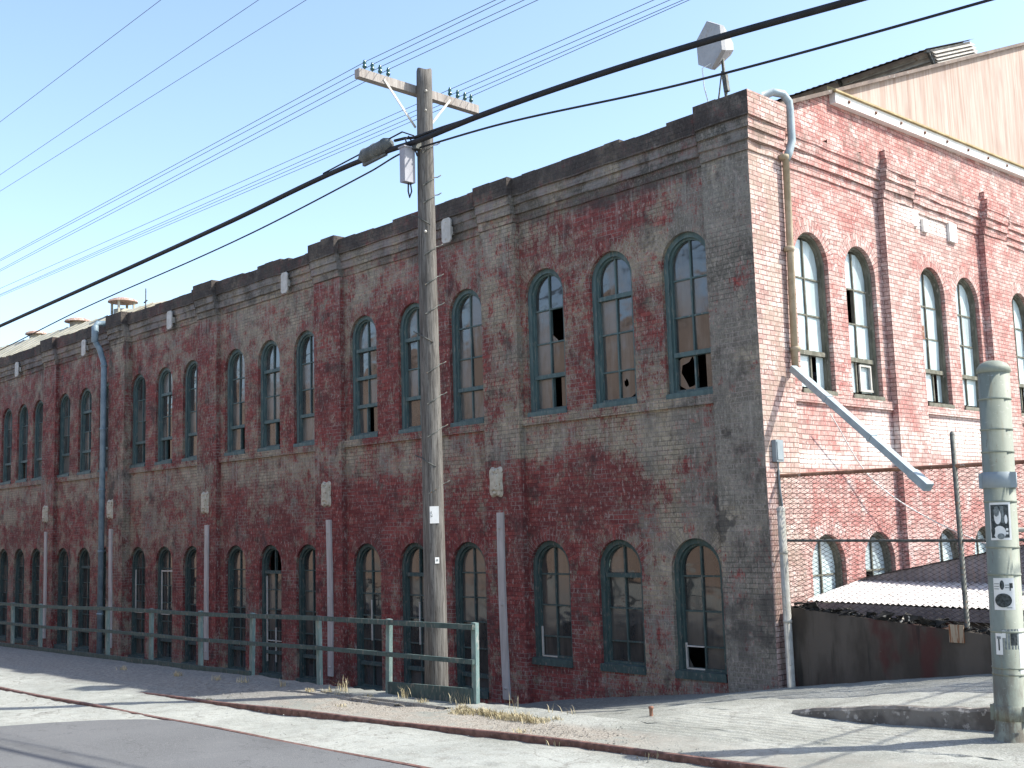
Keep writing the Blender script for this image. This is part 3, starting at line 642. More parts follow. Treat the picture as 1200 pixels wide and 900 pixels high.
def window(f, c, w, zb, zt, rows, thick, missing=(), slit=None, hole=None, mats=('teal', 'glass_up'), sill=.10, n0=.07, pale=(), seed=0, mulls=None, ft=(.085, .035)):
    r = random.Random(seed * 7 + 3); fr = MB()
    sweep(fr, f, c, w, zb, zt, 0.0, ft[0], n0, n0 + .14); sweep(fr, f, c, w, zb, zt, ft[0], ft[1], n0 + .05, n0 + .13)
    ri = w / 2 - ft[0] - ft[1]; zs = zt - w / 2
    arch = lambda u: zs + math.sqrt(max(0, ri * ri - (u - c) ** 2)) if abs(u - c) < ri else zs
    zl = [zb + .12] + sorted(rows) + [zt - .1]
    gn = n0 + .10
    for z in rows:
        th = .075 if z in thick else .026
        hw = ri if z < zs else math.sqrt(max(.01, ri * ri - (z - zs) ** 2))
        dep = n0 + .03 if z in thick else n0 + .075
        slab(fr, f, c - hw - .02, c + hw + .02, dep, n0 + .14, z - th / 2, z + th / 2)
    gl = MB()
    for k in range(len(zl) - 1):
        z0, z1 = zl[k], zl[k + 1]; um = c
        if k == 0 and slit is not None: um = c - ri + 2 * ri * slit
        top = min(z1, arch(um)) if z1 > zs else z1
        slab(fr, f, um - .016, um + .016, n0 + .07, n0 + .135, z0, top)
        cols = [(c - ri, um), (um, c + ri)]
        if k == 0 and slit is not None: cols = [(c - ri, um), (um + .20, c + ri)]
        for j, (ua, ub) in enumerate(cols):
            if ub - ua < .06: continue
            if (k, j) in missing:
                if r.random() < .6:      # a shard still held by the putty
                    s_ = r.uniform(.08, .2); gl.poly([f(ua, gn, z0), f(ua + s_, gn, z0), f(ua, gn, z0 + s_ * r.uniform(.8, 2))])
                continue
            tx, tz = r.gauss(0, .012), r.gauss(0, .010); uc, zc = (ua + ub) / 2, (z0 + z1) / 2
            P = [(ua, z0), (ub, z0)]
            if z1 > zs:
                for q in range(9):
                    u = lerp(ub, ua, q / 8); P.append((u, max(z0 + .001, min(z1, arch(u)))))
            else: P += [(ub, z1), (ua, z1)]
            W3 = lambda p: f(p[0], gn + tx * (p[0] - uc) + tz * (p[1] - zc), p[1])
            if hole and hole[0] == (k, j):
                hu, hz, hr = hole[1]; hu = lerp(ua, ub, hu); hz = lerp(z0, z1, hz); m_ = 10
                ring = [(hu + hr * (.6 + .7 * r.random()) * math.cos(2 * PI * q / m_), hz + hr * 1.3 * (.6 + .7 * r.random()) * math.sin(2 * PI * q / m_)) for q in range(m_)]
                corner = []
                for q in range(m_):
                    t_ = 2 * PI * q / m_; dx, dz = math.cos(t_), math.sin(t_); s_ = 1e9
                    if dx > 1e-6: s_ = min(s_, (ub - hu) / dx)
                    if dx < -1e-6: s_ = min(s_, (ua - hu) / dx)
                    if dz > 1e-6: s_ = min(s_, (z1 - hz) / dz)
                    if dz < -1e-6: s_ = min(s_, (z0 - hz) / dz)
                    corner.append((hu + dx * s_, hz + dz * s_))
                for q in range(m_):
                    e = (q + 1) % m_; gl.poly([W3(ring[q]), W3(corner[q]), W3(corner[e]), W3(ring[e])])
                continue
            gl.poly([W3(p) for p in P], attr=r.gauss(0, .09))
    o = fr.build('window', M[mats[0]], BLD)
    gl.build('pane', M[mats[1]], o)
    if sill:
        sb = MB(); slab(sb, f, c - w / 2 + .004, c + w / 2 - .004, -.03, .3, zb - .001, zb + sill * .6, back=True)
        slab(sb, f, c - w / 2 - .004, c + w / 2 + .004, -.028, -.002, zb - sill * .35, zb + sill * .4, back=True); sb.build('sill', M[mats[0]], o)
    if pale:
        ps = MB()
        for (u0, u1, z0, z1) in pale: slab(ps, f, c + u0, c + u1, n0 + .045, n0 + .075, z0, z1, back=True)
        ps.build('sash', M['plate'], o)
    return o
R4 = [5.12, 5.74, 6.36]
UW = {0: dict(missing=(), thick=(5.12,), hole=((0, 0), (.72, .5, .17)), slit=.5), 1: dict(rows=[5.02, 5.68, 6.32], thick=(6.32,), hole=((0, 1), (.35, .55, .05))),
      2: dict(missing=((2, 1),), thick=(5.12,), slit=.52), 3: dict(rows=[5.12, 5.74, 6.36], thick=(5.12,)), 4: dict(missing=((3, 1),), thick=(6.36, 5.12), slit=.58),
      5: dict(thick=(5.12, 6.36, 5.74), slit=.42), 6: dict(thick=(5.12,), slit=.80), 7: dict(thick=(5.12, 6.36), slit=.62), 8: dict(thick=(5.12,), slit=.58), 9: dict(thick=(5.12,), slit=.70), 10: dict(thick=(5.12, 6.36), slit=.3), 11: dict(thick=(5.12,), slit=.55),
      13: dict(thick=(5.12, 6.36)), 15: dict(thick=(5.12,), slit=.5), 16: dict(thick=(5.12,), missing=((0, 0),))}
for k, c in enumerate(upA):
    d = dict(UW.get(k, dict(thick=(5.12,), slit=(None, .6, .7)[k % 3]))); rows = d.pop('rows', R4)
    window(fA, c, WIDTH, 4.42, 7.11, rows, seed=k, **d)
RL_ = [.45, 1.0, 1.55]
for k, c in enumerate(loA):
    zb = lo_bottom(c); thick = (); miss = (); rows = list(RL_); pale = []; hole = None; slit = None
    if zb < -.3: rows = [-.38, .12] + [.62, 1.08, 1.55]; thick = (-.38,)
    if k == 0: miss = ((0, 0),); pale = [(-.37, -.345, .1, .5), (-.36, -.01, .09, .115), (-.36, -.01, .44, .46)]
    if k == 1: thick = (1.55,)
    if k == 2: pale = [(-.37, -.345, .1, .62), (-.36, .0, .09, .115)]
    if k in (4, 7): thick = (1.5, -.38); rows[-1] = 1.5; miss = ((len(rows), 1), (len(rows), 0)) if k == 7 else ((len(rows), 1),)
    if k in (4, 5, 7, 10): pale = [(-.02, .005, .1, .95)]
    if k in (10, 11): pale = [(-.38, -.35, .3, 1.5), (-.36, .3, 1.46, 1.5), (-.36, .1, .3, .33)] if k == 10 else [(-.38, -.35, .3, 1.5), (-.36, .1, .3, .33)]
    if k == 7: pale = [(-.36, -.335, -.6, 1.4), (.03, .055, -.6, .2), (-.3, .3, -.12, -.1)]
    if k == 13: thick = (1.55, -.38)
    window(fA, c, WIDTH, zb, 2.15, rows, thick, missing=miss, mats=('teal_dark', 'glass_lo'), sill=.13, seed=100 + k, pale=pale)
for k, c in enumerate(upB):
    d = dict(missing=((2, 0),) if k == 1 else (), slit=(.55, .4, .6, None)[k % 4])
    window(fB, c, 1.04, 4.42, 7.11, [5.1, 5.74, 6.36], (5.1,), mats=('olive', 'glass_sky'), seed=200 + k, n0=.08, ft=(.045, .02), sill=.09, pale=[(-.02, .42, 4.56, 4.6), (-.02, .38, 5.0, 5.03), (-.02, .02, 4.6, 5.0), (.34, .38, 4.6, 5.0)] if k == 1 else (), **d)
for k, c in enumerate(loB): window(fB, c, 1.02, 1.0, 2.15, [1.5], (), mats=('olive', 'glass_sky'), seed=300 + k, n0=.08, ft=(.045, .02), sill=.09, missing=((0, 0),) if k == 1 else ())

# fittings of the street front
for x in (-7.0, -12.97, -18.8, -24.5, -30.1, -35.8):
    p = MB(); pts = []
    hw, hz, ch = .135, .25, .05
    for sx, sz in ((-1, -1), (1, -1), (1, 1), (-1, 1)):
        order = [(sx * hw, sz * (hz - ch)), (sx * (hw - ch), sz * hz)]
        pts += order if sx * sz > 0 else order[::-1]
    Fp = [(x + a, -.20, 8.33 + b) for a, b in pts]; Bp = [(x + a, -.165, 8.33 + b) for a, b in pts]
    p.poly(Fp)
    for i in range(len(pts)): p.poly([Fp[i], Fp[(i + 1) % 8], Bp[(i + 1) % 8], Bp[i]])
    for zz in (-.17, .17): p.lathe((x, -.2, 8.33 + zz), [(.018, 0), (.014, .015), (.001, .018)], 8, axis=(0, -1, 0), xdir=(1, 0, 0))
    p.box(x - .07, x + .07, -.165, -.03, 8.25, 8.41); p.build('anchor_plate', M['plate'], BLD)
for x, d in ((-5.8, .12), (-11.38, .12), (-16.86, .12), (-22.3, .22), (-27.4, .12), (-32.9, .12)):
    p = MB(); hw, hz = .17, .28
    out = []
    for k in range(40):
        t = 2 * PI * k / 40; cx_, sz_ = math.cos(t), math.sin(t)
        q = (abs(cx_) ** 5 + abs(sz_) ** 5) ** (-1 / 5.) * (1 + .07 * math.cos(4 * t + PI))
        out.append((x + hw * q * cx_, 3.25 + hz * q * sz_))
    for a, b, dd in ((1.0, .86, .05), (.62, .5, .085)):
        o1 = [(x + (u - x) * a, -d - (0 if a == 1 else .05), 3.25 + (z - 3.25) * a) for u, z in out]; o2 = [(x + (u - x) * b, -d - dd, 3.25 + (z - 3.25) * b) for u, z in out]
        for i in range(40): p.poly([o1[i], o1[(i + 1) % 40], o2[(i + 1) % 40], o2[i]])
        p.poly(o2)
    for zz in (-.2, .2): p.lathe((x, -d - .05, 3.25 + zz), [(.03, 0), (.03, .03), (.001, .04)], 8, axis=(0, -1, 0), xdir=(1, 0, 0))
    p.build('anchor_medallion', M['cream'], BLD)
    b = MB(); n = 10; rr = random.Random(int(-x * 10)); ph = rr.uniform(0, 6)
    for i in range(n):
        z0, z1 = lerp(2.68, -.7, i / n), lerp(2.68, -.7, (i + 1) / n)
        sx = lambda z: x + .1 + .02 * math.sin(z * 1.1 + ph) + .01 * (2.68 - z)
        Q = [[(sx(z) + a, -d - e, z) for a, e in ((-.085, .002), (-.085, .045), (.085, .045), (.085, .002))] for z in (z0, z1)]
        for k in range(3): b.poly([Q[0][k], Q[0][k + 1], Q[1][k + 1], Q[1][k]])
        if i in (0, n - 1): b.poly(Q[0] if i == 0 else Q[1])
    for zz in (2.4, 1.0, -.5): b.lathe((x + .1 + .01 * (2.68 - zz), -d - .045, zz), [(.028, 0), (.024, .02), (.001, .026)], 8, axis=(0, -1, 0), xdir=(1, 0, 0))
    b.build('wall_batten', M['grey_strip'], BLD)
dp = MB(); dp.tube([(-22.95, -.1, 8.86), (-22.95, -.42, 8.84), (-22.93, -.50, 8.74), (-22.93, -.50, 8.3), (-22.9, -.36, 8.05), (-22.72, -.30, 7.6), (-22.72, -.30, -1.3)], .085, 12)
dp.lathe((-22.93, -.5, 8.25), [(.085, 0), (.10, .02), (.10, .5), (.085, .52)], 12)
for zz in (7.5, 5.6, 3.8, 2.0, 0.2): dp.lathe((-22.72, -.3, zz), [(.085, 0), (.10, .01), (.10, .06), (.085, .07)], 12)
dp.build('downpipe', M['pipe_blue'], BLD)
# small antenna stub and roof
roof = MB()
for y0, y1 in ((.28, 15), (29.7, 15)):
    for x0, x1 in ((-45.2, .12),):
        A = [(x0, y0, rz(y0) + .0), (x1, y0, rz(y0)), (x1, y1, rz(y1)), (x0, y1, rz(y1))]; B = [(a, b, c_ - .07) for a, b, c_ in A]
        roof.poly(A); roof.poly(B)
        for i in range(4): roof.poly([A[i], A[(i + 1) % 4], B[(i + 1) % 4], B[i]])
roof.build('roof', M['roof_metal'], BLD)
rp = MB(); n = 24; h = lambda x: 10.37 + .0295 * (-29.3 - x); XL = -25.6
for i in range(n):
    x0, x1 = lerp(XL, -47, i / n), lerp(XL, -47, (i + 1) / n)
    rp.poly([(x0, .38, 9.02), (x1, .38, 9.02), (x1, 2.6, h(x1)), (x0, 2.6, h(x0))]); rp.poly([(x0, 2.6, h(x0)), (x1, 2.6, h(x1)), (x1, 6, rz(6) + .1), (x0, 6, rz(6) + .1)])
    rp.bar((x0, .38, 9.035), (x0, 2.62, h(x0) + .015), .05, .05)
rp.poly([(XL, .38, 9.02), (XL, 2.6, h(XL)), (XL, 6, rz(6) + .1)]); rp.build('roof_panel', M['roof_pale'], BLD)
for (x, zb, s, hood) in ((-36.9, 10.72, .78, 0), (-32.7, 10.6, .9, 0), (-28.75, 10.42, .95, 1)):
    v = MB(); v.lathe((x, 3, zb - .6), [(s * .34, 0), (s * .34, .75)], 14)
    if hood:
        for k in range(4):
            t = PI / 4 + k * PI / 2; v.bar((x + .40 * math.cos(t), 3 + .40 * math.sin(t), zb), (x + .40 * math.cos(t), 3 + .40 * math.sin(t), zb + .48), .07, .07)
    v.build('roof_ventilator', M['roof_pale'], BLD)
    cp = MB(); zc = zb + (.42 if hood else .12); cp.lathe((x, 3, zc), [(s * .56, 0), (s * .52, .07), (s * .36, .13), (s * .1, .17), (.001, .175)], 14); cp.build('ventilator_cap', M['vent_cap'], BLD)
mn = MB()      # ridge monitor lying on the roof slope
A_, B_, C_, D_ = Vector((0, 7.85, 12.18)), Vector((0, 9.91, 12.96)), Vector((0, 10.28, 12.62)), Vector((0, 8.18, 11.82))
X0, X1 = -.5, -32
at = lambda p, x: (x, p.y, p.z)
sl = (B_ - A_).normalized(); upn = (A_ - D_).normalized()
mn.poly([at(D_, X0), at(D_, X1), at(A_, X1), at(A_, X0)]); mn.poly([at(B_, X0), at(B_, X1), at(C_, X1), at(C_, X0)])
mn.poly([at(A_, X0), at(B_, X0), at(C_, X0), at(D_, X0)])
for k in range(4):
    p = D_.lerp(A_, .12 + k * .22); q = p + upn * .06 - sl * .06
    mn.poly([at(p, X0 + .02), at(p, X1), at(q - upn * .10, X1), at(q - upn * .10, X0 + .02)])
for k in range(5):
    p0, p1 = D_.lerp(A_, .1 + k * .17), C_.lerp(B_, .1 + k * .17)
    e = upn * .05
    mn.poly([at(p0 + e + upn * .02, X0), at(p1 + e + upn * .02, X0), at(p1 - upn * .01, X0 + .07), at(p0 - upn * .01, X0 + .07)])
mn.build('roof_monitor', M['louvre'], BLD)
mr = MB(); nn = 420
P0, P1 = A_ - sl * .22 + upn * .02, B_ + sl * .05 + upn * .02
for i in range(nn):
    xa, xb = lerp(X0 + .1, X1, i / nn), lerp(X0 + .1, X1, (i + 1) / nn); za, zb2 = (.02 * (i % 2), .02 * ((i + 1) % 2))
    mr.poly([at(P0 + upn * za, xa), at(P0 + upn * zb2, xb), at(P1 + upn * zb2, xb), at(P1 + upn * za, xa)])
for i in range(14):
    x = X0 - .03 - i * 2.1; mr.bar(at(D_ - sl * .03, x), at(A_ - sl * .05, x), .1, .05, upv=(1, 0, 0)); mr.bar(at(A_ - sl * .02 - upn * .02, x), at(A_ - sl * .2 - upn * .02, x), .06, .06)
mr.build('monitor_roof', M['dark_metal'], BLD)
gs = MB(); gy = [2.66, 15, 27.4]
nb = 80
for i in range(nb):
    y0, y1 = lerp(2.66, 27.34, i / nb), lerp(2.66, 27.34, (i + 1) / nb)
    d = .0
    gs.poly([(.01 + d, y0, bz(y0) + .2), (.01 + d, y1, bz(y1) + .2), (.01 + d, y1, max(bz(y1) + .21, rz(y1) - .03)), (.01 + d, y0, max(bz(y0) + .21, rz(y0) - .03))])
    if False: gs.poly([(.01, y0, bz(y0) + .2), (.018, y0, bz(y0) + .2), (.018, y0, max(bz(y0) + .21, rz(y0))), (.01, y0, max(bz(y0) + .21, rz(y0)))])
gs.build('gable_siding', M['siding'], BLD)
bm_ = MB(); bm_.bar((.06, 2.66, bz(2.66) + .09), (.06, 27.3, bz(27.3) + .09), .12, .18)
bo = bm_.build('gable_beam', M['beam'], BLD)
bt = MB()
for i in range(26):
    y = 3.1 + i * .95; bt.lathe((.12, y, bz(y) + .09), [(.03, 0), (.03, .025), (.001, .035)], 8, axis=(1, 0, 0), xdir=(0, 1, 0))
bt.build('bolt', M['rust'], bo)
fl = MB(); q = [(.005, .32), (.17, .215), (.17, .185), (.005, .185)]
for i in range(len(q)):
    (a, b), (c_, d) = q[i], q[(i + 1) % 4]
    fl.poly([(a, 2.6, bz(2.6) + b), (c_, 2.6, bz(2.6) + d), (c_, 27.4, bz(27.4) + d), (a, 27.4, bz(27.4) + b)])
fl.poly([(a, 2.6, bz(2.6) + b) for a, b in q]); fl.build('flashing', M['flashing'], BLD)
# corner downpipe with broken lower length, box, lime marks
d1 = MB(); d1.tube([(.02, .55, 9.16), (.16, .62, 9.2), (.22, .82, 9.2), (.24, .95, 9.1), (.24, .97, 8.95), (.24, .97, 8.45), (.22, .9, 8.25), (.2, .82, 8.1)], .066, 12); d1.build('downpipe_bend', M['pipe_grey'], BLD)
d2 = MB(); d2.tube([(.2, .82, 8.14), (.2, .80, 7), (.2, .72, 4.72)], .055, 12)
for zz in (8.1, 6.6, 5.0): d2.lathe((.2, .76, zz), [(.06, 0), (.085, .01), (.085, .07), (.06, .08)], 12)
d2.build('downpipe', M['pipe_tan'], BLD)
d3 = MB(); d3.bar((.22, .62, 4.72), (2.62, -.16, 2.8), .11, .10); d3.bar((2.40, -.09, 2.98), (2.66, -.175, 2.77), .13, .115); 
for q in (.28, .62):
    a = Vector((.22, .62, 4.72)).lerp(Vector((2.62, -.16, 2.8)), q); d = Vector((2.4, -.78, -1.92)).normalized(); d3.bar(a, a + d * .05, .128, .118)
o = d3.build('loose_downpipe', M['pipe_grey'], BLD, .012); o['label'] = 'loose grey downpipe length sloping out from the wall'
jb = MB(); jb.box(.125, .20, .06, .26, 3.27, 3.60); jb.box(.20, .212, .08, .24, 3.30, 3.57); jb.tube([(.15, .16, 3.27), (.15, .17, 2.9), (.16, .2, 2.6)], .015, 6); jb.build('junction_box', M['box_grey'], BLD, .006)
for (y, z, s) in ((5.42, 7.98, .16), (5.85, 7.9, .13), (7.0, 7.95, .2)):
    lb = MB(); lb.box(.005, .06, y - s * .8, y + s * .8, z - s, z + s * .9); lb.build('bracket_plate', M['beam'], BLD, .01)
tp = MB(); tp.box(.003, .02, 4.9 + .33, 4.9 + .62, 5.66, 5.92); tp.build('rusty_plate', M['rust'], BLD)

# ------------------------------------------------------------------ utility pole
UP = thing('utility_pole', (-2.84, -4.12, .1), 'weathered wooden utility pole with one crossarm and green insulators behind the railing', 'utility pole')
px_, py_ = -2.84, -4.12
pm = MB(); rp_ = random.Random(5); n = 28; N = 40
for i in range(N + 1):
    t = i / N; z = lerp(-.1, 9.26, t); r = lerp(.168, .115, t)
    for k in range(n):
        th = 2 * PI * k / n; q = r * (1 + .02 * math.sin(5 * th + z * .3) + .012 * math.sin(11 * th + z * .7)) + rp_.gauss(0, .0012)
        pm.v.append((px_ + q * math.cos(th) + .012 * math.sin(z * .7), py_ + q * math.sin(th), z + (.02 * math.sin(3 * th) if i == N else 0)))
for i in range(N):
    for k in range(n):
        j = (k + 1) % n; pm.f.append([i * n + k, i * n + j, (i + 1) * n + j, (i + 1) * n + k]); pm.uv.append([(0, 0)] * 4); pm.a.append(0.0); pm.sm.append(True)
pm.f.append([N * n + k for k in range(n)]); pm.uv.append([(0, 0)] * n); pm.a.append(0.0); pm.sm.append(False)
pm.build('pole', M['pole'], UP)
am = MB(); am.box(px_ - .245, px_ - .13, -5.22, -2.9, 8.93, 9.06); arm = am.build('crossarm', M['arm'], UP, .008)
ins_y = [-5.08, -4.94, -4.80, -4.65, -3.45, -3.29, -3.14, -3.01]
for y in ins_y:
    i_ = MB(); i_.lathe((px_ - .19, y, 9.06), [(.010, 0), (.010, .05), (.030, .055), (.034, .08), (.022, .095), (.028, .115), (.029, .135), (.016, .155), (.019, .168), (.001, .175)], 12); i_.build('insulator', M['insul'], UP)
for y in (-4.78, -3.5):
    b = MB(); b.bar((px_ - .125, y, 9.0), (px_ - .10, py_ + (.1 if y > py_ else -.1), 8.38), .035, .012, upv=(1, 0, 0)); b.build('brace', M['plate'], UP)
bx = MB(); bx.box(px_ - .17, px_ - .05, py_ - .36, py_ - .165, 7.5, 8.02); bx.box(px_ - .185, px_ - .035, py_ - .375, py_ - .15, 8.02, 8.04)
eb = bx.build('equipment_box', M['white_box'], UP, .008)
lp = MB(); lp.tube([(px_ - .1, py_ - .26, 7.5), (px_ - .08, py_ - .28, 7.36), (px_ - .1, py_ - .24, 7.28), (px_ - .1, py_ - .2, 7.38), (px_ - .1, py_ - .22, 7.5)], .012, 6); lp.build('cable_loop', M['black'], UP); lp = MB()
lp.tube([(px_ - .1, py_ - .26, 8.04), (px_ - .1, py_ - .3, 8.16), (px_ - .1, py_ - .24, 8.22), (px_ - .05, py_ - .2, 8.1), (px_, py_ - .16, 7.9)], .012, 6); lp.build('cable_loop', M['black'], UP)
# direction on the pole that faces the camera
cam_d = math.atan2(-14.438 - py_, 9.641 - px_)
for k, z in enumerate((8.05, 7.55, 7.28, 6.95, 6.5, 6.05, 5.62, 5.2, 4.75, 4.3, 3.83, 3.4, 3.02)):
    r = lerp(.168, .115, z / 9.26) + .006; st = MB(); side = 1 if k % 2 == 0 else -1
    if k % 4 != 3: side = 1
    pts = []
    for q in range(6):
        t = lerp(-.35, 1.25, q / 5) * side; a = cam_d + t; pts.append((px_ + r * math.cos(a), py_ + r * math.sin(a), z + lerp(-.10, .04, q / 5)))
    a = cam_d + 1.5 * side; pts.append((px_ + (r + .04) * math.cos(a), py_ + (r + .04) * math.sin(a), z + .055)); pts.append((px_ + (r + .09) * math.cos(a), py_ + (r + .09) * math.sin(a), z + .085))
    st.tube(pts, .0085, 6); st.build('climbing_step', M['dark_metal'], UP)
def placard(z, w_, h_, name, mat, marks, off=.0):
    r = lerp(.168, .115, z / 9.26) + .006; mb = MB(); a0 = cam_d + off
    nv = Vector((math.cos(a0), math.sin(a0), 0)); tv = Vector((-math.sin(a0), math.cos(a0), 0)); c = Vector((px_, py_, z)) + nv * r
    def pt(u, v, d=0): return c + tv * u + Vector((0, 0, v)) + nv * d
    mb.poly([pt(-w_ / 2, -h_ / 2, .006), pt(w_ / 2, -h_ / 2, .006), pt(w_ / 2, h_ / 2, .006), pt(-w_ / 2, h_ / 2, .006)])
    for (u0, v0), (u1, v1) in (((-1, -1), (1, -1)), ((1, -1), (1, 1)), ((1, 1), (-1, 1)), ((-1, 1), (-1, -1))):
        mb.poly([pt(u0 * w_ / 2, v0 * h_ / 2, .006), pt(u1 * w_ / 2, v1 * h_ / 2, .006), pt(u1 * w_ / 2, v1 * h_ / 2, -.004), pt(u0 * w_ / 2, v0 * h_ / 2, -.004)])
    o = mb.build(name, M[mat], UP); mk = MB()
    for (u, v, a, b) in marks: mk.poly([pt(u - a, v - b, .009), pt(u + a, v - b, .009), pt(u + a, v + b, .009), pt(u - a, v + b, .009)])
    mk.build('marking', M['ink_grey'], o)
placard(2.62, .13, .24, 'placard', 'paper', [(-.045, .03, .006, .02), (-.038, -.02, .01, .008), (-.05, -.01, .005, .012), (-.03, .0, .006, .004)], .1)
placard(1.98, .06, .085, 'number_tag', 'paper', [(0, .004, .013, .014)], .25)
for z, a, s in ((8.9, .2, .02), (8.6, .1, .016), (8.25, .3, .016), (6.75, -.2, .02)):
    b = MB(); r = lerp(.168, .115, z / 9.26); b.lathe((px_ + r * math.cos(cam_d + a), py_ + r * math.sin(cam_d + a), z), [(s, -.01), (s, .015), (.001, .03)], 8, axis=(math.cos(cam_d + a), math.sin(cam_d + a), 0), xdir=(0, 0, 1)); b.build('bolt', M['plate'], UP)
cl = MB(); cl.box(px_ - .06, px_ + .05, py_ - .22, py_ - .12, 8.0, 8.14); cl.build('cable_clamp', M['dark_metal'], UP, .01)

# ------------------------------------------------------------------ overhead lines
def line(name, pts, r, mat, label, cat, group=None, n=6, smooth=True):
    mb = MB(); P = []; V = [Vector(p) for p in pts]; V = [V[0] * 2 - V[1]] + V + [V[-1] * 2 - V[-2]]
    for i in range(1, len(V) - 2):
        a, b = V[i], V[i + 1]; L = (b - a).length
        ta = ((b - a) / L + (a - V[i - 1]).normalized()) * .5 * L; tb = ((b - a) / L + (V[i + 2] - b).normalized()) * .5 * L
        for k in range(12 if smooth else 1):
            q = k / 12; P.append(a * (2 * q**3 - 3 * q * q + 1) + ta * (q**3 - 2 * q * q + q) + b * (3 * q * q - 2 * q**3) + tb * (q**3 - q * q))
    P.append(Vector(pts[-1])); mb.tube(P, r, n); o = mb.build(name, M[mat]); return tag(o, label, cat, group)
WL = [(-17.71, 9.12), (-18.11, 9.18), (-18.51, 9.06), (-18.94, 9.12), (-22.42, 9.44), (-22.87, 9.37), (-23.31, 9.44), (-23.7, 9.48)]
WR = [(-.23, 9.10), (-.18, 9.13), (0, 9.1), (.12, 9.11), (1.04, 9.14), (1.18, 9.14), (1.27, 9.15), (1.29, 9.19)]
ordn = ['first', 'second', 'third', 'fourth', 'fifth', 'sixth', 'seventh', 'eighth']
for k in range(8):
    I = Vector((px_ - .16, ins_y[k], 9.20)); l = Vector((WL[k][0], ins_y[k], WL[k][1])); r = Vector((WR[k][0], ins_y[k], WR[k][1]))
    line('overhead_wire', [I + (l - I) * 3.2, l, I, r, I + (r - I) * 6], .0052, 'wire', 'thin overhead wire tied to the %s insulator, counting from the street end of the crossarm' % ordn[k], 'wire', 'wires carried by the crossarm', 5, False)
C0 = Vector((9.641, -14.438, 2.442))      # where posters and placards face: the street
for k, (l, r) in enumerate((((-14.95, -6.11, 11.5), (-7.46, -6.08, 11.5)), ((-18.65, -4.82, 11.5), (-6.39, -4.82, 11.5)), ((-20.01, -4.34, 11.5), (-5.87, -4.20, 11.5)))):
    l, r = Vector(l), Vector(r)
    line('overhead_wire', [l + (l - r) * 2, l, r, r + (r - l) * 1.2], .0055, 'wire', ['lone high wire nearest the top left corner of the sky', 'upper wire of the close pair crossing the open sky', 'lower wire of the close pair crossing the open sky'][k], 'wire', 'high wires crossing the open sky', 5)
ty = -4.34
tk = line('overhead_cable', [(-60, ty, 7.3), (-19.87, ty, 7.88), (-8.24, ty, 8.07), (-4.5, ty, 8.17), (-3.3, ty, 8.13), (-2.84, ty, 8.10), (-1.4, ty, 8.08), (.77, ty, 7.97), (2.69, ty, 7.81), (4.36, ty, 7.63), (12, ty, 6.9), (30, ty, 7.2)], .042, 'black', 'thick black overhead cable bundle strapped to the pole with a grey splice case', 'cable', None, 8)
sp = MB(); a, b = Vector((-4.14, ty, 8.20)), Vector((-3.36, ty, 8.24)); d = (b - a).normalized()
sp.lathe(a, [(.03, -.06), (.05, -.02), (.10, .06), (.112, .12), (.112, .62), (.10, .70), (.06, .74), (.03, .78)], 14, axis=d, xdir=(0, 0, 1))
for q in (.1, .35, .6): sp.lathe(a + d * q, [(.112, 0), (.122, .005), (.122, .035), (.112, .04)], 14, axis=d, xdir=(0, 0, 1))
sp.bar(a + d * .05 - Vector((0, 0, .12)), b - d * .15 - Vector((0, 0, .12)), .05, .06)
sp.build('splice_case', M['splice'], tk)
ms = MB(); ms.tube([(-5.2, ty, 8.22), (-3.1, ty - .01, 8.33), (-2.84, ty, 8.2)], .012, 6); ms.tube([(-3.3, ty, 8.25), (-3.05, ty, 8.22), (-2.84, ty, 8.17), (-2.2, ty, 8.14), (-1.5, ty, 8.09)], .022, 6); ms.build('messenger_wire', M['black'], tk)
line('service_cable', [(px_, -4.3, 8.0), (-2.98, -4.32, 8.02), (-3.97, -4.3, 7.95), (-7.52, -4.3, 7.72), (-14.83, -4.3, 7.52), (-20.11, -4.3, 7.26), (-60, -4.3, 6.2)], .013, 'black', 'thin black cable sagging left from the pole below the thick cable', 'cable', 'thin cables on the pole')
line('service_cable', [(px_, -4.26, 8.03), (-1, -4.3, 7.86), (2.07, -4.3, 7.46), (5.63, -4.3, 7.15), (14, -4.3, 6.6), (30, -4.3, 6.9)], .0145, 'black', 'thin black cable running right from the pole under the thick cable', 'cable', 'thin cables on the pole')
line('street_crossing_wire', [(7.6, -22, 7.0), (7.9, -4, 6.6), (8.3, 14, 7.2)], .02, 'black', 'black wire spanning across the street high above the driveway', 'wire', 'wires crossing the street')
line('street_crossing_wire', [(8.9, -22, 7.2), (8.8, -4, 6.9), (8.5, 14, 7.4)], .02, 'black', 'outer black wire crossing the street beyond the green pole', 'wire', 'wires crossing the street')

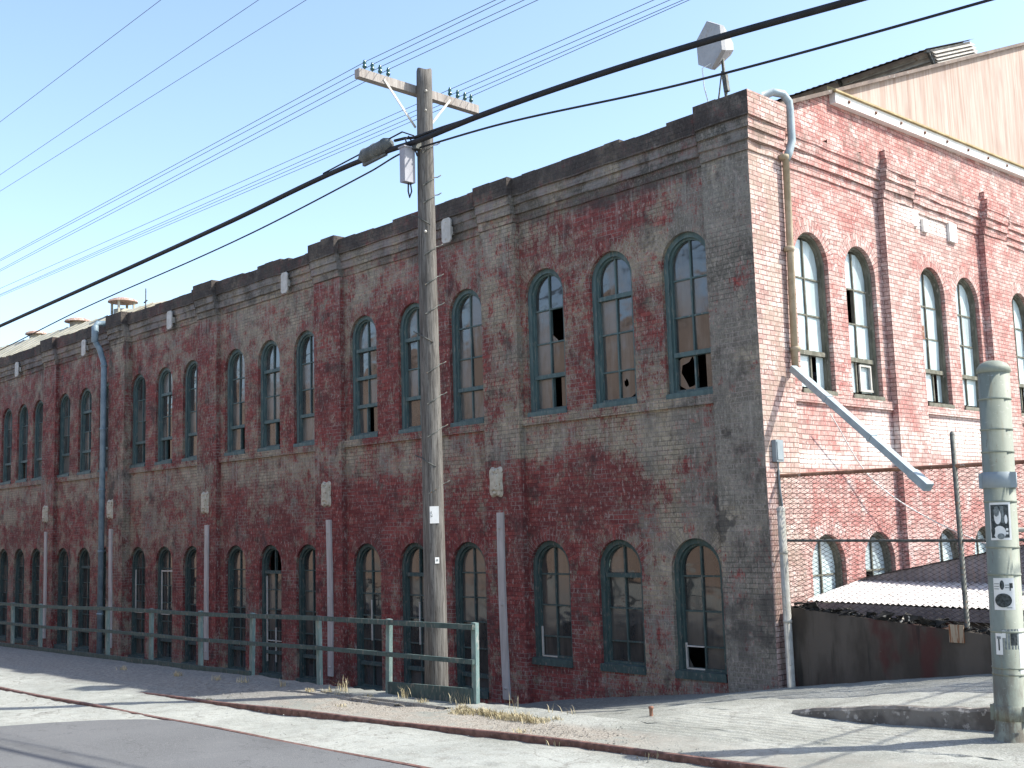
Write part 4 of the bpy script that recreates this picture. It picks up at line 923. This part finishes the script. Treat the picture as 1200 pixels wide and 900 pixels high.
# ------------------------------------------------------------------ railing
RA = thing('guard_railing', (-8, -4.42, .05), 'weathered green timber guard railing with leaning posts along the sunken areaway', 'railing')
pxs = [-1.64, -3.49, -5.29, -7.24, -9.02, -10.94, -12.88, -14.77, -16.4, -18.1, -19.9, -21.8, -23.7, -25.6, -27.5, -29.4, -31.3, -33.2]
rr = random.Random(4)
for k, x in enumerate(pxs):
    p = MB(); zb = street_z(x); lean = (-.07, -.10, -.03, -.1, -.06, -.08, -.05, -.08, -.06, -.06)[k] if k < 10 else rr.uniform(-.1, 0)
    p.bar((x + lean, -4.40, zb - .35), (x, -4.44, zb + 1.035), .085, .06, upv=(0, 1, 0)); p.build('post', M['post'], RA, .006)
def zr(x, a): return street_z(x) + a + .012 * math.sin(x * .9) 
for h, hh in ((.995, .068), (.55, .060)):
    m2 = MB()
    for a, b in zip([-1.60] + pxs[1:], pxs[1:] + [-35]):
        m2.bar((a, -4.515 if h < .9 else -4.50, zr(a, h)), (b + .004, -4.515 if h < .9 else -4.50, zr(b, h)), .045, hh)
    m2.build('rail', M['teal_dark'], RA)
m2 = MB(); m2.bar((-1.70, -4.46, zr(-1.7, .1)), (-3.5, -4.46, zr(-3.5, .06)), .04, .2); m2.bar((-7.3, -4.46, zr(-7.3, .0)), (-35, -4.46, zr(-35, .0)), .04, .17); m2.build('toe_board', M['teal_dark'], RA)

# ------------------------------------------------------------------ right-hand side: wall, fence, shed, steel pole
cw = MB(); y0, y1 = .1, .34
tops = [(.19, 1.12), (1.2, 1.03), (2.2, .94), (3.25, .85), (4.6, .74), (7.5, .7)]
for (a, za), (b, zb) in zip(tops, tops[1:]):
    for yy in (y0, y1): cw.poly([(a, yy, -.7), (b, yy, -.7), (b, yy, zb), (a, yy, za)])
    cw.poly([(a, y0, za), (b, y0, zb), (b, y1, zb), (a, y1, za)])
cw.poly([(.19, y0, -.7), (.19, y1, -.7), (.19, y1, 1.12), (.19, y0, 1.12)]); cw.poly([(7.5, y0, -.7), (7.5, y1, -.7), (7.5, y1, .7), (7.5, y0, .7)])
CW = cw.build('concrete_wall', M['conc_wall']); tag(CW, 'low stained dark concrete wall under the chain-link fence', 'wall')
pl = MB(); pl.box(2.66, 2.86, .08, .1, .74, .97); po = pl.build('rusty_plate', simple('cream plate with rust streaks', (.34, .27, .19), (.42, .35, .26), 5, .8, stretch=(3, 1, .25), c3=(.22, .09, .04), t3=(.48, .58)), CW)
FE = thing('chain_link_fence', (.2, .2, 1.0), 'tall chain-link fence with rusty top pipe standing on the concrete wall', 'fence')
fy = .2
f1 = MB(); f1.tube([(.10, fy, 3.06), (3, fy, 3.05), (7.4, fy, 3.05)], .03, 10); f1.build('top_rail', M['rust'], FE)
f1 = MB(); f1.tube([(.2, fy, 2.09), (3, fy, 2.06), (7.4, fy, 2.05)], .02, 8); f1.build('mid_rail', M['dark_metal'], FE)
for x, zt, zb in ((2.86, 3.47, .8), (5.6, 3.47, .7), (.12, 3.12, .4)):
    p = MB(); p.tube([(x, fy, zb), (x, fy, zt)], .034 if x > 1 else .03, 10); p.lathe((x, fy, zt), [(.036, 0), (.03, .03), (.001, .045)], 10); p.build('post', M['dark_metal'], FE)
ws = MB(); pitch_, hz = .062, .062
nzz = int(2.25 / hz); xk = .14; ci = 0
while xk < 7.3:
    pts = []
    ztop, zbot = 3.04, lerp(1.1, .74, min(1, xk / 4.6)) + .02
    k = 0; z = ztop
    while z > zbot:
        pts.append((xk + (pitch_ / 2 if (k + ci) % 2 else -pitch_ / 2) * 1.03, fy + (.006 if k % 2 else -.006), z)); z -= hz / 2; k += 1
    if len(pts) > 2: ws.tube(pts, .0068, 3, caps=False)
    xk += pitch_; ci += 1
ws.build('chain_mesh', M['mesh'], FE)
ep = MB(); ep.tube([(.27, -.02, -.3), (.27, -.02, 2.55)], .06, 14); ep.lathe((.27, -.02, 2.55), [(.066, -.02), (.066, .02), (.03, .05), (.001, .055)], 14)
for zz in (.9, 1.9): ep.lathe((.27, -.02, zz), [(.06, 0), (.067, .004), (.067, .04), (.06, .045)], 14)
e_ = ep.build('pipe_post', M['pale_post']); tag(e_, 'pale painted pipe standing at the building corner beside the dark concrete wall', 'pipe')
GA = thing('chain_link_gate', (3.9, -.5, .3), 'chain-link gate leaf with pale frame behind the green steel pole', 'gate')
gf = MB()
for a, b in (((3.86, -.5, .42), (3.86, -.5, 2.2)), ((3.86, -.5, 2.2), (6.4, -.5, 2.2)), ((6.4, -.5, 2.2), (6.4, -.5, .42)), ((3.86, -.5, .42), (6.4, -.5, .42)), ((3.86, -.5, 1.44), (6.4, -.5, 1.44))): gf.tube([a, b], .028, 8)
gf.build('frame', M['pale_post'], GA)
ws = MB(); xk = 3.9; ci = 0
while xk < 6.35:
    pts = []; z = 2.18; k = 0
    while z > .45: pts.append((xk + (pitch_ / 2 if (k + ci) % 2 else -pitch_ / 2), -.5 + (.006 if k % 2 else -.006), z)); z -= hz / 2; k += 1
    ws.tube(pts, .0045, 3, caps=False); xk += pitch_; ci += 1
ws.build('chain_mesh', M['dark_metal'], GA)
# dirt and rubble on the wall top
db = MB(); r = random.Random(21)
for k in range(650):
    x = r.uniform(.3, 5.5); z = lerp(1.11, .70, min(1, x / 5.2)); s = r.uniform(.015, .055) * (2.2 if r.random() < .08 else 1); y = r.uniform(.12, .33)
    q = [(x + r.uniform(-s, s) * 1.6, y + r.uniform(-s, s), z + r.uniform(0, s * 1.3)) for _ in range(6)]
    for a, b, c_ in ((0, 1, 2), (0, 2, 3), (0, 3, 4), (1, 2, 5), (2, 3, 5), (3, 4, 5), (0, 1, 4), (1, 4, 5)): db.poly([q[a], q[b], q[c_]])
o = db.build('rubble', M['debris']); tag(o, 'black rubble and dirt lying along the top of the concrete wall', 'rubble', kind='stuff')
# shed with corrugated roof in the yard
SH = thing('yard_shed', (2.5, 2.5, -.4), 'low shed with corrugated metal roof behind the chain-link fence', 'shed')
sr = MB(); nn = 190
for i in range(nn):
    xa, xb = lerp(.06, 8.5, i / nn), lerp(.06, 8.5, (i + 1) / nn); za, zb = .012 * (1 if i % 2 else -1), -.012 * (1 if i % 2 else -1)
    sr.poly([(xa, .78, 1.17 - .012 * xa + za), (xb, .78, 1.17 - .012 * xb + zb), (xb, 2.5, 1.39 - .006 * xb + zb), (xa, 2.5, 1.39 - .006 * xa + za)])
sr.build('roof', M['shed_roof'], SH)
gb = MB(); rk = lambda x: 1.39 + .195 * (x - .06) if x < 4.3 else 1.39 + .195 * (8.54 - x)
for i in range(nn):
    xa, xb = lerp(.06, 8.5, i / nn), lerp(.06, 8.5, (i + 1) / nn); d = .02 * (i % 2); e = .02 * ((i + 1) % 2)
    gb.poly([(xa, 2.42 + d, 1.0), (xb, 2.42 + e, 1.0), (xb, 2.42 + e, rk(xb)), (xa, 2.42 + d, rk(xa))])
    gb.poly([(xa, 2.36, rk(xa) + .015), (xb, 2.36, rk(xb) + .015), (xb, 7.6, rk(xb) + .015), (xa, 7.6, rk(xa) + .015)])
gb.build('gable_wall', M['shed_dark'], SH)
fs = MB(); fs.bar((.1, .80, 1.06), (8.4, .80, .96), .03, .17); fs.build('fascia', M['shed_dark'], SH)
sw = MB(); sw.box(.1, 8.4, .86, 7.5, -.6, 1.0); sw.build('wall', M['conc_wall'], SH)
line('hanging_rope', [(.24, 1.6, 4.05), (.2, 2.9, 3.0), (.6, 4.3, 2.25), (2.6, 3.2, 1.75), (5, 3.0, 1.55)], .011, 'paper', 'white rope hanging from the sunlit wall down across the shed roof', 'rope')

SP = thing('steel_pole', (4.9, -3.45, .15), 'stout pale green steel pole stub with domed cap, straps and paper posters', 'pole')
bz0 = Vector((4.9, -3.45, .1)); tz0 = Vector((4.985, -3.375, 3.80)); ax = (tz0 - bz0).normalized(); H = (tz0 - bz0).length
facing = Vector((C0.x - 4.9, C0.y + 3.45, 0)).normalized()
b_ = MB(); b_.lathe(bz0, [(.165, 0), (.165, .25), (.150, .262), (.146, H)], 32, axis=ax); b_.build('shaft', M['green_pole'], SP)
b_ = MB(); b_.lathe(tz0, [(.146, -.01), (.158, -.005), (.158, .035), (.150, .05), (.125, .085), (.07, .11), (.001, .12)], 32, axis=ax); b_.build('cap', M['green_pole'], SP)
for h in (3.42, 3.12, 2.9, 2.64, 2.42, 1.98, 1.72, 1.18, .84, .78):
    b_ = MB(); b_.lathe(bz0 + ax * h, [(.146, 0), (.154, .003), (.154, .018), (.146, .021)], 32, axis=ax); b_.build('strap', M['green_pole'], SP)
tang = Vector((-facing.y, facing.x, 0))
for h, hh in ((2.56 - .0, .15), (.36, .14)):
    b_ = MB(); c = bz0 + ax * h; b_.lathe(c, [(.147, 0), (.16, .004), (.16, hh), (.147, hh + .004)], 32, axis=ax)
    for s, e in ((-1, .05), (.78, .02)):
        p = c + tang * (.155 * s) + facing * (.02 if s < 0 else .10) + ax * (hh / 2); b_.bar(p - ax * hh / 2, p + ax * hh / 2, .05, .06, upv=tuple(tang))
    b_.build('clamp_band', M['box_grey'] if h > 1 else M['green_pole'], SP)
def poster(h, hh, a0, a1, mat, marks, name='poster', rad=.1495):
    """marks: (material, kind, u, v, su, sv) in 0..1 poster units, lying on the round shaft"""
    def pt(u, v, d=0):
        a = lerp(a0, a1, u); q = facing * math.cos(a) + tang * math.sin(a); return bz0 + ax * (h + v * hh) + q * (rad + d)
    mb = MB(); n = 14
    for i in range(n): mb.poly([pt(i / n, 0), pt((i + 1) / n, 0), pt((i + 1) / n, 1), pt(i / n, 1)])
    o = mb.build(name, M[mat], SP); by = {}
    for q_, (mm, kind, u, v, su, sv) in enumerate(marks):
        k = by.setdefault(q_, MB()); dd = .0015 + .0006 * q_
        if kind == 'o':
            ring = [pt(u + su * math.cos(2 * PI * t / 18), v + sv * math.sin(2 * PI * t / 18), dd) for t in range(18)]
            for t in range(18): k.poly([pt(u, v, dd + .0008), ring[t], ring[(t + 1) % 18]])
        else:
            m_ = max(1, int(su * 14))
            for t in range(m_): 
                ua, ub = u - su + 2 * su * t / m_, u - su + 2 * su * (t + 1) / m_; k.poly([pt(ua, v - sv, dd), pt(ub, v - sv, dd), pt(ub, v + sv, dd), pt(ua, v + sv, dd)])
    for q_, k in by.items(): k.build('print', M[marks[q_][0]], o)
    return o
poster(2.06, .36, .60, -.72, 'paper', [('ink', 'b', .53, .5, .42, .44), ('ink_grey', 'b', .42, .68, .08, .22), ('paper', 'o', .25, .55, .07, .12), ('paper', 'o', .62, .62, .16, .2), ('ink_grey', 'o', .66, .76, .13, .14), ('paper', 'o', .55, .2, .28, .18), ('ink', 'o', .85, .25, .1, .14), ('paper', 'b', .22, .18, .05, .03), ('paper', 'b', .22, .28, .05, .03), ('ink_grey', 'o', .5, .1, .16, .08)])
poster(1.40, .30, .60, -.72, 'paper', [('ink', 'b', .14, .76, .05, .08), ('ink', 'b', .22, .72, .03, .12), ('ink', 'o', .58, .78, .10, .15), ('ink_grey', 'b', .36, .78, .09, .012), ('ink_grey', 'b', .36, .70, .09, .012), ('ink_grey', 'b', .83, .82, .12, .012), ('ink_grey', 'b', .83, .74, .12, .012), ('ink_grey', 'b', .83, .66, .12, .012), ('ink', 'o', .55, .3, .38, .22), ('ink_grey', 'b', .3, .07, .12, .012)])
poster(.80, .42, 1.35, .72, 'paper', [], 'torn_poster'); poster(1.03, .19, .70, -.35, 'ink_grey', [('paper', 'b', .86, .75, .1, .18), ('ink', 'b', .3, .5, .2, .3)], 'torn_poster', .1487); poster(.98, .2, -.30, -.75, 'paper', [('ink', 'b', .5, .5, .1, .3), ('ink_grey', 'b', .5, .8, .3, .06)], 'torn_poster', .152)
cb = MB(); cb.tube([bz0 + ax * .75 + tang * .16, bz0 + ax * .45 + tang * .17 + facing * .02, bz0 + ax * .28 + tang * .2, bz0 + ax * .1 + tang * .34, bz0 + ax * .02 + tang * .4], .016, 8); cb.box(0, 0, 0, 0, 0, 0)
cb.build('conduit', M['dark_metal'], SP)
pb = MB(); p = bz0 + ax * .62 + tang * .175; pb.bar(p, p + ax * .22, .05, .06); pb.build('meter_box', M['black'], SP)

# ------------------------------------------------------------------ roof antenna, stub, plants
AN = thing('roof_antenna', (-.75, .42, 8.9), 'grey hexagonal horn antenna on a mast above the brick parapet', 'antenna')
ab = Vector((-.62, .5, 9.0)); mm = MB(); mm.tube([ab, ab + Vector((-.04, 0, .62)), ab + Vector((-.06, 0, 1.2))], .028, 10); mm.tube([ab + Vector((-.16, .02, 0)), ab + Vector((-.2, .02, .3)), ab + Vector((-.08, 0, .8))], .014, 6); mm.bar(ab + Vector((.0, 0, .42)), ab + Vector((-.03, 0, .72)), .07, .08); mm.build('mast', M['dark_metal'], AN)
hn = MB(); hc = ab + Vector((-.14, .06, 1.26)); hd = Vector((-.30, -.95, -.04)).normalized(); hx = hd.cross(Vector((0, 0, 1))).normalized(); hy = hx.cross(hd)
def hexr(c, rx, ry): return [c + hx * rx * math.cos(PI / 3 * k + PI / 6) + hy * ry * math.sin(PI / 3 * k + PI / 6) for k in range(6)]
r0, r1, r2 = hexr(hc - hd * .22, .10, .12), hexr(hc + hd * .14, .38, .42), hexr(hc + hd * .22, .38, .42)
for A, B in ((r0, r1), (r1, r2)):
    for k in range(6): hn.poly([A[k], A[(k + 1) % 6], B[(k + 1) % 6], B[k]])
hn.poly(r0); hn.poly(r2); hn.build('horn', M['antenna'], AN)
hk = MB(); hk.tube([hc + hd * .2 + Vector((0, 0, -.32)), hc + hd * .38 + Vector((0, 0, -.42)), hc + hd * .36 + Vector((0, 0, -.75)), ab + Vector((-.35, .0, .2)), ab + Vector((-.30, 0, -.05))], .009, 6); hk.build('cable', M['paper'], AN)
a2 = MB(); q = Vector((-24.0, 1.6, 9.45)); a2.tube([q, q + Vector((0, 0, .9))], .02, 6); a2.bar(q + Vector((-.12, 0, .45)), q + Vector((.12, 0, .5)), .03, .03); a2.tube([q + Vector((.14, 0, 0)), q + Vector((0, 0, .4)), q + Vector((-.14, 0, 0))], .015, 5)
o = a2.build('whip_antenna', M['dark_metal']); tag(o, 'tiny whip antenna on the far roof edge beside the hooded ventilator', 'antenna')
sb = MB(); zz = ground_z(.89, -3.95); sb.lathe((.89, -3.95, zz - .05), [(.022, 0), (.022, .13), (.03, .135), (.03, .16), (.001, .165)], 10); o = sb.build('pipe_stub', M['rust']); tag(o, 'short rusty pipe stub sticking up from the driveway', 'pipe')

def tuft(mb, x, y, n, h, spread, r):
    for _ in range(n):
        bx_, by_ = x + r.gauss(0, spread), y + r.gauss(0, spread * .6); z = ground_z(bx_, by_) - .005; a = r.uniform(0, 2 * PI); hh = h * r.uniform(.4, 1.1); l = hh * r.uniform(.2, .9); w_ = r.uniform(.003, .006)
        d = Vector((math.cos(a), math.sin(a), 0)); s_ = Vector((-d.y, d.x, 0)) * w_; b = Vector((bx_, by_, z)); m1 = b + d * l * .4 + Vector((0, 0, hh * .7)); t = b + d * l + Vector((0, 0, hh))
        mb.poly([b - s_, b + s_, m1 + s_ * .7, m1 - s_ * .7]); mb.poly([m1 - s_ * .7, m1 + s_ * .7, t])
gm = MB(); r = random.Random(9)
for k in range(75):
    t = r.random() ** 1.3; tuft(gm, lerp(-1.35, .2, t), -5.0 + r.gauss(0, .06), 40, .05 if r.random() < .85 else .1, .06, r)
for x, y, n, h in ((-4.2, -4.75, 26, .22), (-2.9, -4.62, 22, .16), (-4.25, -4.98, 40, .12), (-3.9, -5.0, 24, .1), (-1.9, -4.6, 10, .2), (-1.75, -4.6, 8, .15), (-.9, -4.5, 8, .2), (-.3, -4.45, 7, .14), (.05, -4.42, 6, .12), (1.3, -5.95, 14, .07), (2.5, -5.9, 14, .08), (-6.6, -5.0, 30, .1), (-7.3, -5.05, 26, .1), (-10.5, -5.2, 26, .1), (-5.6, -4.9, 20, .12), (-4.6, -5.05, 60, .08), (-3.4, -4.9, 50, .06), (-2.4, -4.75, 50, .06), (-5.2, -6.35, 40, .05), (-1.2, -6.1, 30, .05), (.4, -5.6, 40, .05), (-8.6, -5.1, 40, .1), (-3.0, -5.6, 30, .05)): tuft(gm, x, y, n, h, .06, r)
o = gm.build('dry_grass', M['grass']); tag(o, 'dry straw-coloured grass and weeds along the pavement edge', 'grass', kind='stuff')
gs_ = MB(); r = random.Random(31)
for k in range(1500):
    x, y = r.uniform(-8, 3), r.gauss(-5.35, .35)
    if r.random() < .25: y = r.uniform(-9.5, -4.5)
    z = ground_z(x, y); s = r.uniform(.006, .018)
    q = [(x + s, y, z), (x, y + s, z), (x - s, y, z), (x, y - s, z), (x + r.uniform(-s, s) * .5, y, z + s * r.uniform(.5, 1.1))]
    for a in range(4): gs_.poly([q[a], q[(a + 1) % 4], q[4]])
o = gs_.build('gravel', M['ground']); tag(o, 'loose gravel scattered on the pavement beside the rails', 'gravel', kind='stuff')
pk = MB(); r = random.Random(2)
for (x0, x1, y, w_) in ((-4.4, -1.6, -4.95, .09), (-4.9, -2.4, -5.15, .07)):
    n = 18
    for i in range(n):
        a, b = lerp(x0, x1, i / n), lerp(x0, x1, (i + 1) / n)
        j = [r.uniform(-.02, .02) for _ in range(4)]; z = street_z(a) + .022
        pk.poly([(a, y - w_ + j[0], z - .03), (b, y - w_ + j[1], z - .03), (b, y - w_ * .7, z + .012), (a, y - w_ * .7, z + .012)]); pk.poly([(a, y - w_ * .7, z + .012), (b, y - w_ * .7, z + .012), (b, y + .1, z - .015), (a, y + .1, z - .015)])
o = pk.build('kerb', M['ground']); tag(o, kind='structure')

# ------------------------------------------------------------------ the building across the street, seen in the windows
OB = thing('street_building', (-25, -20.4, .1), 'plain tan brick building facing the warehouse across the street', 'building')
ob = MB(); ob.box(-80, 2, -32, -20, -.3, 11.2); ob.box(-80.1, 2.1, -20.15, -19.9, 10.6, 11.4); ob.build('wall', M['opp'], OB)
for k in range(14):
    x = -2.5 - k * 5.6; dw = MB(); dw.box(x - 1.3, x + 1.3, -20.02, -19.95, 4.5, 7.0); dw.build('window', M['glass_lo'], OB)
